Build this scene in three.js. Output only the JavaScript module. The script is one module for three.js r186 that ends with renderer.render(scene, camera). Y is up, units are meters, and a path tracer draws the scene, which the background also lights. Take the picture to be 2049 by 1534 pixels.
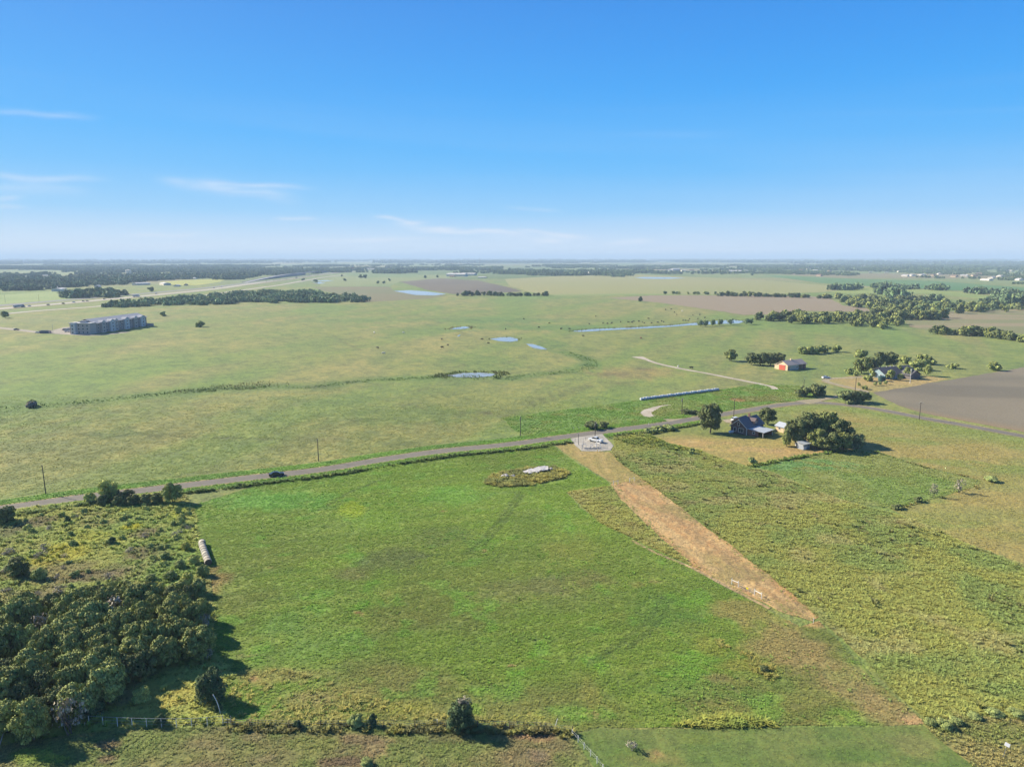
import * as THREE from 'three';
import { mergeGeometries } from 'three/addons/utils/BufferGeometryUtils.js';
import { MarchingCubes } from 'three/addons/objects/MarchingCubes.js';
import { RoundedBoxGeometry } from 'three/addons/geometries/RoundedBoxGeometry.js';

// ---------------------------------------------------------------- camera, sky, sun, exposure
const PW = 2049, PH = 1534, FPX = 1421, EYE = 70, PITCH = 10.05 * Math.PI / 180;
const scene = new THREE.Scene();
const camera = new THREE.PerspectiveCamera(2 * Math.atan(PH / 2 / FPX) * 180 / Math.PI, PW / PH, 1, 90000);
camera.position.set(0, EYE, 0);
camera.rotation.x = -PITCH;
const renderer = new THREE.WebGLRenderer({ antialias: true });
renderer.toneMapping = THREE.LinearToneMapping;
renderer.toneMappingExposure = 2.2;
renderer.shadowMap.enabled = true;
const SUN_AZ = 24 * Math.PI / 180, SUN_EL = 31 * Math.PI / 180;      // to the west and a little beyond the view's own line
const SUN = new THREE.Vector3(-Math.cos(SUN_AZ) * Math.cos(SUN_EL), Math.sin(SUN_EL), -Math.sin(SUN_AZ) * Math.cos(SUN_EL));
const sun = new THREE.DirectionalLight(new THREE.Color().setRGB(1, 0.90, 0.73), 5);
sun.name = 'sun';
sun.position.copy(SUN).multiplyScalar(900).add(new THREE.Vector3(0, 0, -250));
sun.target.position.set(0, 0, -250);
sun.castShadow = true;
sun.shadow.radius = 1.5;
sun.shadow.mapSize.set(4096, 4096);
Object.assign(sun.shadow.camera, { left: -900, right: 900, top: 900, bottom: -900, near: 1, far: 2500 });
scene.add(sun, sun.target);
scene.fog = new THREE.FogExp2(new THREE.Color().setRGB(0.60, 0.80, 1.0), 0.000105);

// ---------------------------------------------------------------- random numbers and noise
function rng(seed) { let a = seed >>> 0; return () => { a = (a + 0x6D2B79F5) | 0; let t = Math.imul(a ^ (a >>> 15), 1 | a); t = (t + Math.imul(t ^ (t >>> 7), 61 | t)) ^ t; return ((t ^ (t >>> 14)) >>> 0) / 4294967296; }; }
const R = rng(20240917);
const rr = (a, b, r = R) => a + (b - a) * r();
function hash(ix, iy, s) { let h = Math.imul(ix, 374761393) ^ Math.imul(iy, 668265263) ^ Math.imul(s + 11, 2147483647 ^ 0x5bd1e995); h = Math.imul(h ^ (h >>> 13), 1274126177); h ^= h >>> 16; h = Math.imul(h, 0x85ebca6b); return ((h ^ (h >>> 13)) >>> 0) / 4294967296; }
const sm = t => t * t * (3 - 2 * t);
function vn(x, y, s = 0, per = 0) {
  let ix = Math.floor(x), iy = Math.floor(y); const fx = sm(x - ix), fy = sm(y - iy);
  let jx = ix + 1, jy = iy + 1;
  if (per) { ix = ((ix % per) + per) % per; iy = ((iy % per) + per) % per; jx = ((jx % per) + per) % per; jy = ((jy % per) + per) % per; }
  const a = hash(ix, iy, s), b = hash(jx, iy, s), c = hash(ix, jy, s), d = hash(jx, jy, s);
  return a + (b - a) * fx + (c - a) * fy + (a - b - c + d) * fx * fy;
}
function fbm(x, y, s = 0, oct = 4) { let v = 0, a = 0.5, n = 0; for (let i = 0; i < oct; i++) { v += a * vn(x, y, s + i * 7); n += a; a *= 0.5; x = x * 2.03 + 13.7; y = y * 2.03 + 5.1; } return v / n; }
const clamp = (x, a = 0, b = 1) => Math.min(b, Math.max(a, x));
const step = (a, b, x) => { const t = clamp((x - a) / (b - a)); return t * t * (3 - 2 * t); };
const lerp3 = (a, b, t) => [a[0] + (b[0] - a[0]) * t, a[1] + (b[1] - a[1]) * t, a[2] + (b[2] - a[2]) * t];

// ---------------------------------------------------------------- the sky: air, and a few thin cirrus streaks
{
  const W = 3072, H = 1536, data = new Float32Array(W * H * 4);
  const stops = [[0, .74, .83, .95], [1.2, .60, .76, .95], [3.5, .30, .62, .97], [6.5, .15, .52, .985], [9, .092, .46, .98], [12, .066, .40, .95], [15, .055, .345, .90], [18.5, .046, .29, .83], [26, .045, .22, .70], [45, .032, .15, .52], [90, .024, .11, .40]];
  const air = e => { e = Math.max(0, e); for (let i = 1; i < stops.length; i++) if (e <= stops[i][0]) { const a = stops[i - 1], b = stops[i], t = (e - a[0]) / (b[0] - a[0]); return [a[1] + (b[1] - a[1]) * t, a[2] + (b[2] - a[2]) * t, a[3] + (b[3] - a[3]) * t]; } return stops[stops.length - 1].slice(1); };
  // wisps of cirrus low in the north-west, each a drawn-out streak: ends in degrees round and above the horizon, thickness, amount
  const deg = (px, py) => { const u = (px - PW / 2) / FPX, v = (py - PH / 2) / FPX, y = -(Math.sin(PITCH) + v * Math.cos(PITCH)), f = Math.cos(PITCH) - v * Math.sin(PITCH); return [Math.atan2(-f, u) * 57.2958, Math.atan2(y, Math.hypot(u, f)) * 57.2958]; };
  const wisps = [[-60, 218, 210, 232, 6, .16], [-80, 350, 230, 358, 9, .22], [-90, 372, 200, 382, 14, .14], [-90, 398, 60, 394, 7, .22], [-40, 416, 60, 414, 5, .2], [300, 358, 480, 372, 12, .22], [380, 362, 610, 400, 18, .22], [440, 366, 640, 376, 5, .22], [540, 433, 640, 436, 4, .36], [560, 480, 880, 476, 5, .34], [230, 472, 420, 465, 4, .34], [740, 436, 860, 444, 5, .40], [780, 446, 930, 462, 7, .36], [840, 462, 1080, 464, 5, .46], [1020, 458, 1190, 476, 6, .40], [1060, 478, 1130, 488, 6, .36], [1200, 490, 1320, 482, 5, .34], [950, 470, 1200, 480, 12, .16], [1000, 416, 1140, 418, 5, .12], [1150, 503, 1600, 502, 5, .24], [60, 505, 460, 496, 12, .2], [1320, 470, 1450, 476, 6, .08]].map(w => { const a = deg(w[0], w[1]), b = deg(w[2], w[3]); return [a[0], a[1], b[0], b[1], w[4] * 0.024, w[5] * 1.6]; });
  for (let j = 0; j < H; j++) {
    const el = ((j + 0.5) / H - 0.5) * 180, base = air(el);
    const ce = Math.cos(el * Math.PI / 180), se = Math.sin(el * Math.PI / 180);
    for (let i = 0; i < W; i++) {
      const az = ((i + 0.5) / W - 0.5) * 2 * Math.PI;           // atan2(z, x)
      const x = Math.cos(az) * ce, z = Math.sin(az) * ce;
      const c = clamp(x * SUN.x + se * SUN.y + z * SUN.z, -1, 1);
      const glow = Math.pow(0.5 + 0.5 * c, 5) * 0.34;           // the air is paler towards the sun
      const low = Math.exp(-Math.max(0, el) / 9);
      let r = base[0] + glow * (0.20 + 0.25 * low), g = base[1] + glow * (0.22 + 0.10 * low), b = base[2] + glow * (0.12 - 0.06 * low);
      if (el > 0 && el < 40) {
        const u = az * 57.3;                                    // degrees round the horizon
        const y = el + 0.035 * u + 0.9 * (fbm(u * 0.05, el * 0.1, 31, 3) - 0.5);
        const streak = step(0.50, 0.80, fbm(u * 0.05, y * 1.25, 41, 5)) * step(0.36, 0.60, fbm(u * 0.028 + 3.3, el * 0.16, 55, 3));
        const veil = step(0.45, 0.75, fbm(u * 0.02 + 9, y * 0.3, 91, 3));
        let amount = (streak * 0.10 + veil * 0.08) * step(0.3, 1.4, el) * (1 - step(5.5, 13, el));
        if (el < 14) for (const w of wisps) { const L = w[2] - w[0], t = (u - w[0]) / L; if (t < -0.05 || t > 1.05) continue; const bend = 0.5 * (fbm(u * 0.35, w[1] * 7, 61, 2) - 0.5), d = (el - (w[1] + (w[3] - w[1]) * t) - bend) / (w[4] * (0.6 + 0.9 * fbm(u * 0.3, w[1] * 3, 63, 2))); if (Math.abs(d) < 3) amount += w[5] * Math.exp(-d * d) * step(-0.05, 0.35, t) * (1 - step(0.65, 1.05, t)) * (0.15 + 1.4 * fbm(u * 0.35 + el, (el + u * 0.03) * 9, 67, 4)); }
        amount = Math.min(0.75, amount);
        r += (0.86 - r) * amount; g += (0.90 - g) * amount; b += (0.98 - b) * amount;
      }
      const k = (j * W + i) * 4, s = 1 / 2.2;
      data[k] = r * s; data[k + 1] = g * s; data[k + 2] = b * s; data[k + 3] = 1;
    }
  }
  const t = new THREE.DataTexture(data, W, H, THREE.RGBAFormat, THREE.FloatType);
  t.mapping = THREE.EquirectangularReflectionMapping; t.magFilter = t.minFilter = THREE.LinearFilter; t.needsUpdate = true;
  scene.background = t; scene.environment = t;
}

// ---------------------------------------------------------------- helpers
// a photo pixel gives a direction; G() takes it down to the flat ground the thing stands on
function G(px, py) {
  const u = (px - PW / 2) / FPX, v = (py - PH / 2) / FPX;
  const dn = Math.sin(PITCH) + v * Math.cos(PITCH), fw = Math.cos(PITCH) - v * Math.sin(PITCH);
  const t = EYE / dn; return [u * t, -fw * t];
}
const Gs = list => list.map(p => G(p[0], p[1]));
const lin = c => c <= 0.04045 ? c / 12.92 : Math.pow((c + 0.055) / 1.055, 2.4);
// sRGB 0-255 as seen in full sun -> reflectance (the sun and sky here give a level face about 1.4 to 1.75 times its reflectance)
const refl = (r, g, b) => [lin(r / 255) / 1.42, lin(g / 255) / 1.52, lin(b / 255) / 1.74];
const col = a => new THREE.Color().setRGB(a[0], a[1], a[2]);
const mat = (c, rough = 0.9, extra = {}) => new THREE.MeshStandardMaterial({ color: Array.isArray(c) ? col(c) : new THREE.Color(c), roughness: rough, metalness: 0, ...extra });
const taken = new Map();
function numbered(n) { const k = taken.get(n) || 0; taken.set(n, k + 1); return k ? `${n}_${String(k).padStart(3, '0')}` : n; }
function shade(o) { o.castShadow = o.receiveShadow = true; return o; }
function structure(name, geo, material) { const m = shade(new THREE.Mesh(geo, material)); m.name = numbered(name); m.userData.kind = 'structure'; scene.add(m); return m; }
function thing(name, label, category, x = 0, y = 0, z = 0, turn = 0, group) { const o = new THREE.Group(); o.name = numbered(name); o.position.set(x, y, z); o.rotation.y = turn; o.userData = { label, category }; if (group) o.userData.group = group; scene.add(o); return o; }
function part(name, geo, material, parent) { const list = Array.isArray(geo) ? mergeGeometries(geo.map(g => g.index ? g.toNonIndexed() : g)) : geo; const m = shade(new THREE.Mesh(list, material)); m.name = name; parent.add(m); return m; }
function copy(o, x, y, z, turn, label, group) { const c = o.clone(); c.name = numbered(o.name.replace(/_\d+$/, '')); c.position.set(x, y, z); c.rotation.y = turn; c.userData = { ...o.userData }; if (label) c.userData.label = label; if (group) c.userData.group = group; scene.add(c); return c; }
const box = (w, h, d, x = 0, y = 0, z = 0, ry = 0) => { const g = new THREE.BoxGeometry(w, h, d); g.rotateY(ry); g.translate(x, y, z); return g; };
const cyl = (r1, r2, h, x = 0, y = 0, z = 0, n = 10) => { const g = new THREE.CylinderGeometry(r1, r2, h, n); g.translate(x, y, z); return g; };
function rod(a, b, r1, r2 = r1, n = 8) { const A = new THREE.Vector3(...a), B = new THREE.Vector3(...b), d = B.clone().sub(A), g = new THREE.CylinderGeometry(r2, r1, d.length(), n); g.applyQuaternion(new THREE.Quaternion().setFromUnitVectors(new THREE.Vector3(0, 1, 0), d.normalize())); g.translate((A.x + B.x) / 2, (A.y + B.y) / 2, (A.z + B.z) / 2); return g; }
function inside(p, x, z) { let c = false; for (let i = 0, j = p.length - 1; i < p.length; j = i++) { const a = p[i], b = p[j]; if ((a[1] > z) !== (b[1] > z) && x < (b[0] - a[0]) * (z - a[1]) / (b[1] - a[1]) + a[0]) c = !c; } return c; }
function bbox(p) { let a = 1e9, b = 1e9, c = -1e9, d = -1e9; for (const q of p) { a = Math.min(a, q[0]); b = Math.min(b, q[1]); c = Math.max(c, q[0]); d = Math.max(d, q[1]); } return [a, b, c, d]; }
// uneven edges: points every few metres, pushed about by noise
function ragged(p, stepLen = 2, amp = 0.7, freq = 0.22) {
  const out = [];
  for (let i = 0; i < p.length; i++) {
    const a = p[i], b = p[(i + 1) % p.length], L = Math.hypot(b[0] - a[0], b[1] - a[1]), n = Math.max(1, Math.ceil(L / stepLen));
    for (let k = 0; k < n; k++) { const t = k / n, x = a[0] + (b[0] - a[0]) * t, z = a[1] + (b[1] - a[1]) * t; out.push([x + (fbm(x * freq, z * freq, 3, 3) - 0.5) * 2 * amp, z + (fbm(x * freq, z * freq, 17, 3) - 0.5) * 2 * amp]); }
  }
  return out;
}
// a level sheet over a polygon, cut into a grid so that its reflectance can vary from vertex to vertex
function sheetGeo(poly, y, cell, colour, uvScale) {
  const [x0, z0, x1, z1] = bbox(poly), nx = Math.ceil((x1 - x0) / cell), nz = Math.ceil((z1 - z0) / cell), edge = new Uint8Array(nx * nz);
  for (let i = 0; i < poly.length; i++) { const a = poly[i], b = poly[(i + 1) % poly.length]; const i0 = Math.max(0, Math.floor((Math.min(a[0], b[0]) - x0) / cell)), i1 = Math.min(nx - 1, Math.floor((Math.max(a[0], b[0]) - x0) / cell)), k0 = Math.max(0, Math.floor((Math.min(a[1], b[1]) - z0) / cell)), k1 = Math.min(nz - 1, Math.floor((Math.max(a[1], b[1]) - z0) / cell)); for (let q = i0; q <= i1; q++) for (let w = k0; w <= k1; w++) edge[w * nx + q] = 1; }
  const P = [], C = [], U = [];
  const tri = (a, b, c) => { for (const p of [a, b, c]) { P.push(p[0], y, p[1]); U.push(p[0] / uvScale, -p[1] / uvScale); const k = colour(p[0], p[1]); C.push(k[0], k[1], k[2]); } };
  const clip = (pts, ax, lim, keepLess) => { const o = []; for (let i = 0; i < pts.length; i++) { const a = pts[i], b = pts[(i + 1) % pts.length], ia = keepLess ? a[ax] <= lim : a[ax] >= lim, ib = keepLess ? b[ax] <= lim : b[ax] >= lim; if (ia) o.push(a); if (ia !== ib) { const t = (lim - a[ax]) / (b[ax] - a[ax]); o.push([a[0] + (b[0] - a[0]) * t, a[1] + (b[1] - a[1]) * t]); } } return o; };
  for (let w = 0; w < nz; w++) for (let q = 0; q < nx; q++) {
    const xa = x0 + q * cell, za = z0 + w * cell, xb = xa + cell, zb = za + cell;
    if (!edge[w * nx + q]) { if (inside(poly, xa + cell / 2, za + cell / 2)) { tri([xa, za], [xa, zb], [xb, zb]); tri([xa, za], [xb, zb], [xb, za]); } continue; }
    let c = clip(poly, 0, xa, false); if (c.length > 2) c = clip(c, 0, xb, true); if (c.length > 2) c = clip(c, 1, za, false); if (c.length > 2) c = clip(c, 1, zb, true);
    if (c.length < 3) continue;
    for (const f of THREE.ShapeUtils.triangulateShape(c.map(p => new THREE.Vector2(p[0], p[1])), [])) { const [a, b, d] = f.map(k => c[k]); const ar = (b[0] - a[0]) * (d[1] - a[1]) - (b[1] - a[1]) * (d[0] - a[0]); if (Math.abs(ar) < 1e-6) continue; ar < 0 ? tri(a, b, d) : tri(a, d, b); }
  }
  const g = new THREE.BufferGeometry();
  g.setAttribute('position', new THREE.Float32BufferAttribute(P, 3)); g.setAttribute('uv', new THREE.Float32BufferAttribute(U, 2)); g.setAttribute('color', new THREE.Float32BufferAttribute(C, 3));
  const N = new Float32Array(P.length); for (let i = 1; i < N.length; i += 3) N[i] = 1; g.setAttribute('normal', new THREE.BufferAttribute(N, 3));
  return g;
}
// ribbon along a line on the ground
function smoothLine(pts, n) { const c = new THREE.CatmullRomCurve3(pts.map(p => new THREE.Vector3(p[0], 0, p[1])), false, 'centripetal'); return c.getSpacedPoints(n).map(v => [v.x, v.z]); }
function offsetLine(l, d) { return l.map((p, i) => { const a = l[Math.max(0, i - 1)], b = l[Math.min(l.length - 1, i + 1)], L = Math.hypot(b[0] - a[0], b[1] - a[1]) || 1, w = typeof d === 'function' ? d(i / (l.length - 1), p) : d; return [p[0] - (b[1] - a[1]) / L * w, p[1] + (b[0] - a[0]) / L * w]; }); }
function band(l, left, right) { return [...offsetLine(l, left), ...offsetLine(l, right).reverse()]; }
function ribbonGeo(l, left, right, y, colour, uvScale, across = 4) {
  const P = [], C = [], U = [], I = [], rows = []; for (let k = 0; k <= across; k++) rows.push(offsetLine(l, typeof left === 'function' || typeof right === 'function' ? (t, p) => { const a = typeof left === 'function' ? left(t, p) : left, b = typeof right === 'function' ? right(t, p) : right; return a + (b - a) * k / across; } : left + (right - left) * k / across));
  let run = 0;
  for (let i = 0; i < l.length; i++) { if (i) run += Math.hypot(l[i][0] - l[i - 1][0], l[i][1] - l[i - 1][1]); for (let k = 0; k <= across; k++) { const p = rows[k][i]; P.push(p[0], y, p[1]); U.push(run / uvScale, k / across * (typeof left === 'number' && typeof right === 'number' ? Math.abs(right - left) : 4) / uvScale); const c = colour(p[0], p[1], k / across, run); C.push(...c); } }
  const w = across + 1; for (let i = 0; i < l.length - 1; i++) for (let k = 0; k < across; k++) { const a = i * w + k; I.push(a, a + w, a + 1, a + 1, a + w, a + w + 1); }
  const g = new THREE.BufferGeometry(); g.setAttribute('position', new THREE.Float32BufferAttribute(P, 3)); g.setAttribute('uv', new THREE.Float32BufferAttribute(U, 2)); g.setAttribute('color', new THREE.Float32BufferAttribute(C, 3)); g.setIndex(I);
  const N = new Float32Array(P.length); for (let i = 1; i < N.length; i += 3) N[i] = 1; g.setAttribute('normal', new THREE.BufferAttribute(N, 3));
  return g;
}
const distLine = (l, x, z) => { let best = 1e9; for (let i = 1; i < l.length; i++) { const a = l[i - 1], b = l[i], dx = b[0] - a[0], dz = b[1] - a[1], t = clamp(((x - a[0]) * dx + (z - a[1]) * dz) / (dx * dx + dz * dz || 1)); const d = Math.hypot(x - a[0] - dx * t, z - a[1] - dz * t); if (d < best) best = d; } return best; };
// patches of other growth, given by their middle and half sizes in the photo
function patch(px, py, rx, ry, colour, strength = 1, soft = 0.5) { const c = G(px, py), a = G(px + rx, py), b = G(px, py - ry), d = G(px, py + ry); return { x: c[0], z: c[1], rx: Math.abs(a[0] - c[0]), rz: Math.abs(b[1] - d[1]) / 2, c: colour, s: strength, soft }; }
function withPatches(base, list, x, z) { for (const p of list) { const dx = (x - p.x) / p.rx, dz = (z - p.z) / p.rz; if (Math.abs(dx) > 1.6 || Math.abs(dz) > 1.6) continue; const d = Math.hypot(dx, dz) + (fbm(x * 0.25 + p.x, z * 0.25, 77, 3) - 0.5) * 1.1; const t = 1 - step(1 - p.soft, 1 + 0.1, d); if (t > 0) base = lerp3(base, p.c, t * p.s); } return base; }

// ---------------------------------------------------------------- tile textures: what the ground is made of
function tile(n, fn, srgb) { const d = new Uint8Array(n * n * 4); for (let j = 0; j < n; j++) for (let i = 0; i < n; i++) { const c = fn(i / n, j / n), k = (j * n + i) * 4; d[k] = clamp(c[0]) * 255; d[k + 1] = clamp(c[1]) * 255; d[k + 2] = clamp(c[2]) * 255; d[k + 3] = 255; } const t = new THREE.DataTexture(d, n, n); t.wrapS = t.wrapT = THREE.RepeatWrapping; t.magFilter = THREE.LinearFilter; t.minFilter = THREE.LinearMipmapLinearFilter; t.generateMipmaps = true; if (srgb) t.colorSpace = THREE.SRGBColorSpace; t.needsUpdate = true; return t; }
const pf = (u, v, f, s, oct = 3) => { let a = 0.5, t = 0, n = 0; for (let i = 0; i < oct; i++) { t += a * vn(u * f, v * f, s + i, f); n += a; a *= 0.5; f *= 2; } return t / n; };
// 40 m of cropped grass: tufts of green and straw about half a metre across
const grassMap = tile(1024, (u, v) => { const a = pf(u, v, 64, 5, 4), b = pf(u, v, 22, 9, 3), c = pf(u, v, 200, 15, 2); const straw = step(0.5, 0.75, b * 0.6 + c * 0.4); const k = 0.56 + 0.66 * (a * 0.45 + c * 0.3 + b * 0.25); return [k * (1 + 0.07 * straw), k, k * (0.97 - 0.04 * straw)]; }, true);
const grassBump = tile(1024, (u, v) => { const a = pf(u, v, 40, 25, 4), c = pf(u, v, 128, 35, 2); const k = a * 0.7 + c * 0.3; return [k, k, k]; });
// 160 m of grazed pasture: mottles from a third of a metre to some eight metres
const pastureMap = tile(2048, (u, v) => { const a = pf(u, v, 20, 205, 3), b = pf(u, v, 90, 209, 3), c = pf(u, v, 420, 215, 2), st = step(0.48, 0.68, a * 0.5 + b * 0.5); const k = 0.50 + 0.78 * (a * 0.30 + b * 0.38 + c * 0.32); return [k * (1 + 0.08 * st), k * (1 + 0.02 * (1 - st)), k * (0.98 - 0.06 * st)]; }, true);
const gravelMap = tile(512, (u, v) => { const a = pf(u, v, 128, 51, 2), b = pf(u, v, 12, 53, 3); const k = 0.68 + 0.34 * (a * 0.6 + b * 0.4); return [k, k, k * 0.985]; }, true);
const gravelBump = tile(512, (u, v) => { const k = pf(u, v, 170, 57, 2); return [k, k, k]; });
const furrowMap = tile(512, (u, v) => { const f = 0.5 + 0.5 * Math.sin((v * 20 + 0.15 * pf(u, v, 8, 61, 2)) * 2 * Math.PI), a = pf(u, v, 90, 63, 3); const k = 0.66 + 0.22 * a + 0.12 * f; return [k, k * 0.99, k * 0.97]; }, true);
const furrowBump = tile(512, (u, v) => { const f = 0.5 + 0.5 * Math.sin((v * 20 + 0.15 * pf(u, v, 8, 61, 2)) * 2 * Math.PI), a = pf(u, v, 90, 63, 3); const k = f * 0.6 + a * 0.4; return [k, k, k]; });
const UVG = 40;
const turfMat = (bump = 0.25, rough = 1) => new THREE.MeshStandardMaterial({ vertexColors: true, map: grassMap, bumpMap: grassBump, bumpScale: bump, roughness: rough });
const grassSoft = turfMat(0.34), grassRough = turfMat(0.28);
const pastureTex = pastureMap; pastureTex.repeat.set(0.25, 0.25);
const pastureMat = new THREE.MeshStandardMaterial({ vertexColors: true, map: pastureTex, bumpMap: grassBump, bumpScale: 0.4, roughness: 1 });
const stoneMat = new THREE.MeshStandardMaterial({ vertexColors: true, map: gravelMap, bumpMap: gravelBump, bumpScale: 0.04, roughness: 0.95 });
const soilMat = new THREE.MeshStandardMaterial({ vertexColors: true, map: furrowMap, bumpMap: furrowBump, bumpScale: 0.18, roughness: 1 });

// ---------------------------------------------------------------- the lie of the land
const ROAD = smoothLine(Gs([[-160, 1042], [15, 1016], [152, 997], [260, 984], [368, 971.6], [500, 956], [640, 940], [766, 919.5], [881, 903], [1020, 889], [1130, 874], [1190, 866], [1250, 858.5], [1330, 848], [1390, 838], [1500, 820.5], [1553, 811.5], [1600, 806.5], [1645, 806], [1714, 812.5], [1768, 821], [1848, 836.5], [1929, 850.5], [2049, 873], [2300, 922]]), 260);
const CREEK = smoothLine(Gs([[-60, 822], [60, 812], [150, 806], [260, 794], [380, 783], [470, 777], [560, 773], [640, 773], [700, 764], [760, 760], [860, 755], [960, 752]]), 90);
const DRAIN = smoothLine(Gs([[1130, 705], [1180, 722], [1170, 738], [1120, 745], [1050, 752], [1010, 760]]), 30);
const seenInSun = (r, g, b) => refl(r * 0.92, g * 0.92, b * 0.92);

// pasture: olive and straw with greener swales
const P_OLIVE = seenInSun(158, 172, 96), P_STRAW = seenInSun(174, 176, 108), P_GREEN = seenInSun(132, 170, 78), P_DARK = seenInSun(116, 142, 76);
const pasturePatches = [
  patch(990, 640, 140, 8, seenInSun(122, 165, 82), 0.8), patch(1120, 655, 190, 7, seenInSun(112, 158, 74), 0.8), patch(1110, 690, 40, 14, seenInSun(108, 150, 70), 0.7), patch(1180, 735, 60, 10, seenInSun(112, 155, 72), 0.7),
  patch(1270, 745, 110, 14, seenInSun(180, 168, 108), 0.8), patch(1230, 748, 45, 3, seenInSun(120, 112, 80), 0.6), patch(1290, 738, 24, 3, seenInSun(118, 110, 84), 0.6), patch(1300, 748, 22, 3, seenInSun(122, 114, 84), 0.55), patch(1240, 768, 40, 3, seenInSun(120, 118, 78), 0.5), patch(1150, 745, 50, 3, seenInSun(110, 130, 70), 0.5),
  patch(705, 840, 26, 3.5, seenInSun(96, 112, 62), 0.7), patch(972, 826, 18, 3, seenInSun(110, 112, 74), 0.7), patch(700, 795, 10, 3, seenInSun(110, 110, 84), 0.5), patch(230, 868, 60, 10, seenInSun(118, 150, 82), 0.5), patch(60, 895, 90, 14, seenInSun(120, 148, 84), 0.4),
  patch(520, 830, 120, 26, seenInSun(125, 160, 76), 0.5), patch(820, 830, 150, 22, seenInSun(124, 160, 74), 0.55), patch(640, 800, 120, 14, seenInSun(122, 158, 74), 0.5), patch(700, 640, 120, 6, seenInSun(128, 166, 84), 0.6), patch(830, 660, 90, 12, seenInSun(122, 160, 80), 0.5), patch(620, 690, 60, 22, seenInSun(126, 160, 82), 0.5), patch(770, 715, 30, 20, seenInSun(108, 138, 80), 0.5),
  patch(1100, 850, 70, 18, seenInSun(120, 150, 72), 0.5), patch(960, 720, 80, 16, seenInSun(118, 160, 72), 0.6), patch(560, 560, 200, 10, seenInSun(140, 158, 110), 0.5), patch(120, 640, 160, 8, seenInSun(156, 168, 112), 0.6), patch(1130, 577, 30, 2.5, seenInSun(170, 168, 140), 0.6),
  patch(1560, 705, 140, 8, seenInSun(140, 165, 86), 0.5), patch(1640, 738, 120, 14, seenInSun(128, 158, 80), 0.6), patch(850, 545, 300, 6, seenInSun(128, 160, 100), 0.5), patch(1000, 640, 400, 3, seenInSun(118, 150, 82), 0.5),
];
const trackLines = [Gs([[540, 615], [590, 640], [660, 670], [720, 700]]), Gs([[770, 612], [900, 650], [930, 670]]), Gs([[1000, 820], [1060, 805], [1120, 785], [1180, 770]]), Gs([[1005, 835], [1100, 800], [1190, 768]]), Gs([[60, 868], [230, 870], [400, 875], [560, 880], [740, 878]]), Gs([[980, 826], [900, 828], [850, 830]])];
function pasture(x, z) {
  const d = Math.hypot(x, z);
  const a = fbm(x * 0.006 + z * 0.0025, z * 0.0018 - x * 0.001, 101, 4), b = fbm(x * 0.03, z * 0.012, 113, 4), c = fbm(x * 0.09, z * 0.05, 131, 3);
  let k = lerp3(P_OLIVE, P_STRAW, step(0.44, 0.66, a * 0.55 + b * 0.45));
  k = lerp3(k, P_GREEN, step(0.50, 0.70, fbm(x * 0.012 + 40, z * 0.005, 151, 4)) * 0.75);
  k = lerp3(k, P_DARK, step(0.55, 0.75, c) * 0.35);
  // swathes left by the mower, running away to the north-west
  const s = fbm((x * 0.9 + z * 0.42) * 0.05, (z * 0.9 - x * 0.42) * 0.004, 171, 3); k = lerp3(k, P_GREEN, step(0.5, 0.64, s) * 0.55); const s2 = fbm((x * 0.93 + z * 0.36) * 0.16, (z * 0.93 - x * 0.36) * 0.006, 173, 3); k = lerp3(k, P_DARK, step(0.54, 0.7, s2) * 0.3 * (1 - step(900, 1500, d)));
  if (d > 1700) { // far farmland: a quilt of fields
    const t = step(1700, 2600, d), fx = x / 420 + 0.6 * fbm(x * 0.0012, z * 0.0012, 5, 2), fz = z / 760 + 0.5 * fbm(x * 0.001, z * 0.001, 9, 2), h = hash(Math.floor(fx), Math.floor(fz), 201);
    const q = h < 0.35 ? seenInSun(150, 172, 108) : h < 0.6 ? seenInSun(128, 156, 92) : h < 0.78 ? seenInSun(178, 176, 128) : h < 0.9 ? seenInSun(112, 142, 84) : seenInSun(168, 158, 128);
    k = lerp3(k, q, t * 0.8);
  }
  const dc = d < 900 ? distLine(CREEK, x, z) : 1e9;
  if (dc < 16) { k = lerp3(k, seenInSun(112, 152, 66), (1 - step(3, 14 + 5 * b, dc)) * 0.85); k = lerp3(k, seenInSun(92, 112, 58), (1 - step(0.6, 3, dc)) * 0.7); }
  if (d < 900) { const dd = distLine(DRAIN, x, z); if (dd < 14) k = lerp3(k, seenInSun(108, 150, 66), (1 - step(2, 12, dd)) * 0.8); for (const l of trackLines) { const e = distLine(l, x, z); if (e < 2.5) k = lerp3(k, seenInSun(112, 122, 74), (1 - step(0.8, 2.4, e)) * 0.5 * step(0.3, 0.6, b + 0.1)); } }
  k = withPatches(k, pasturePatches, x, z);
  return k;
}
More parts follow.
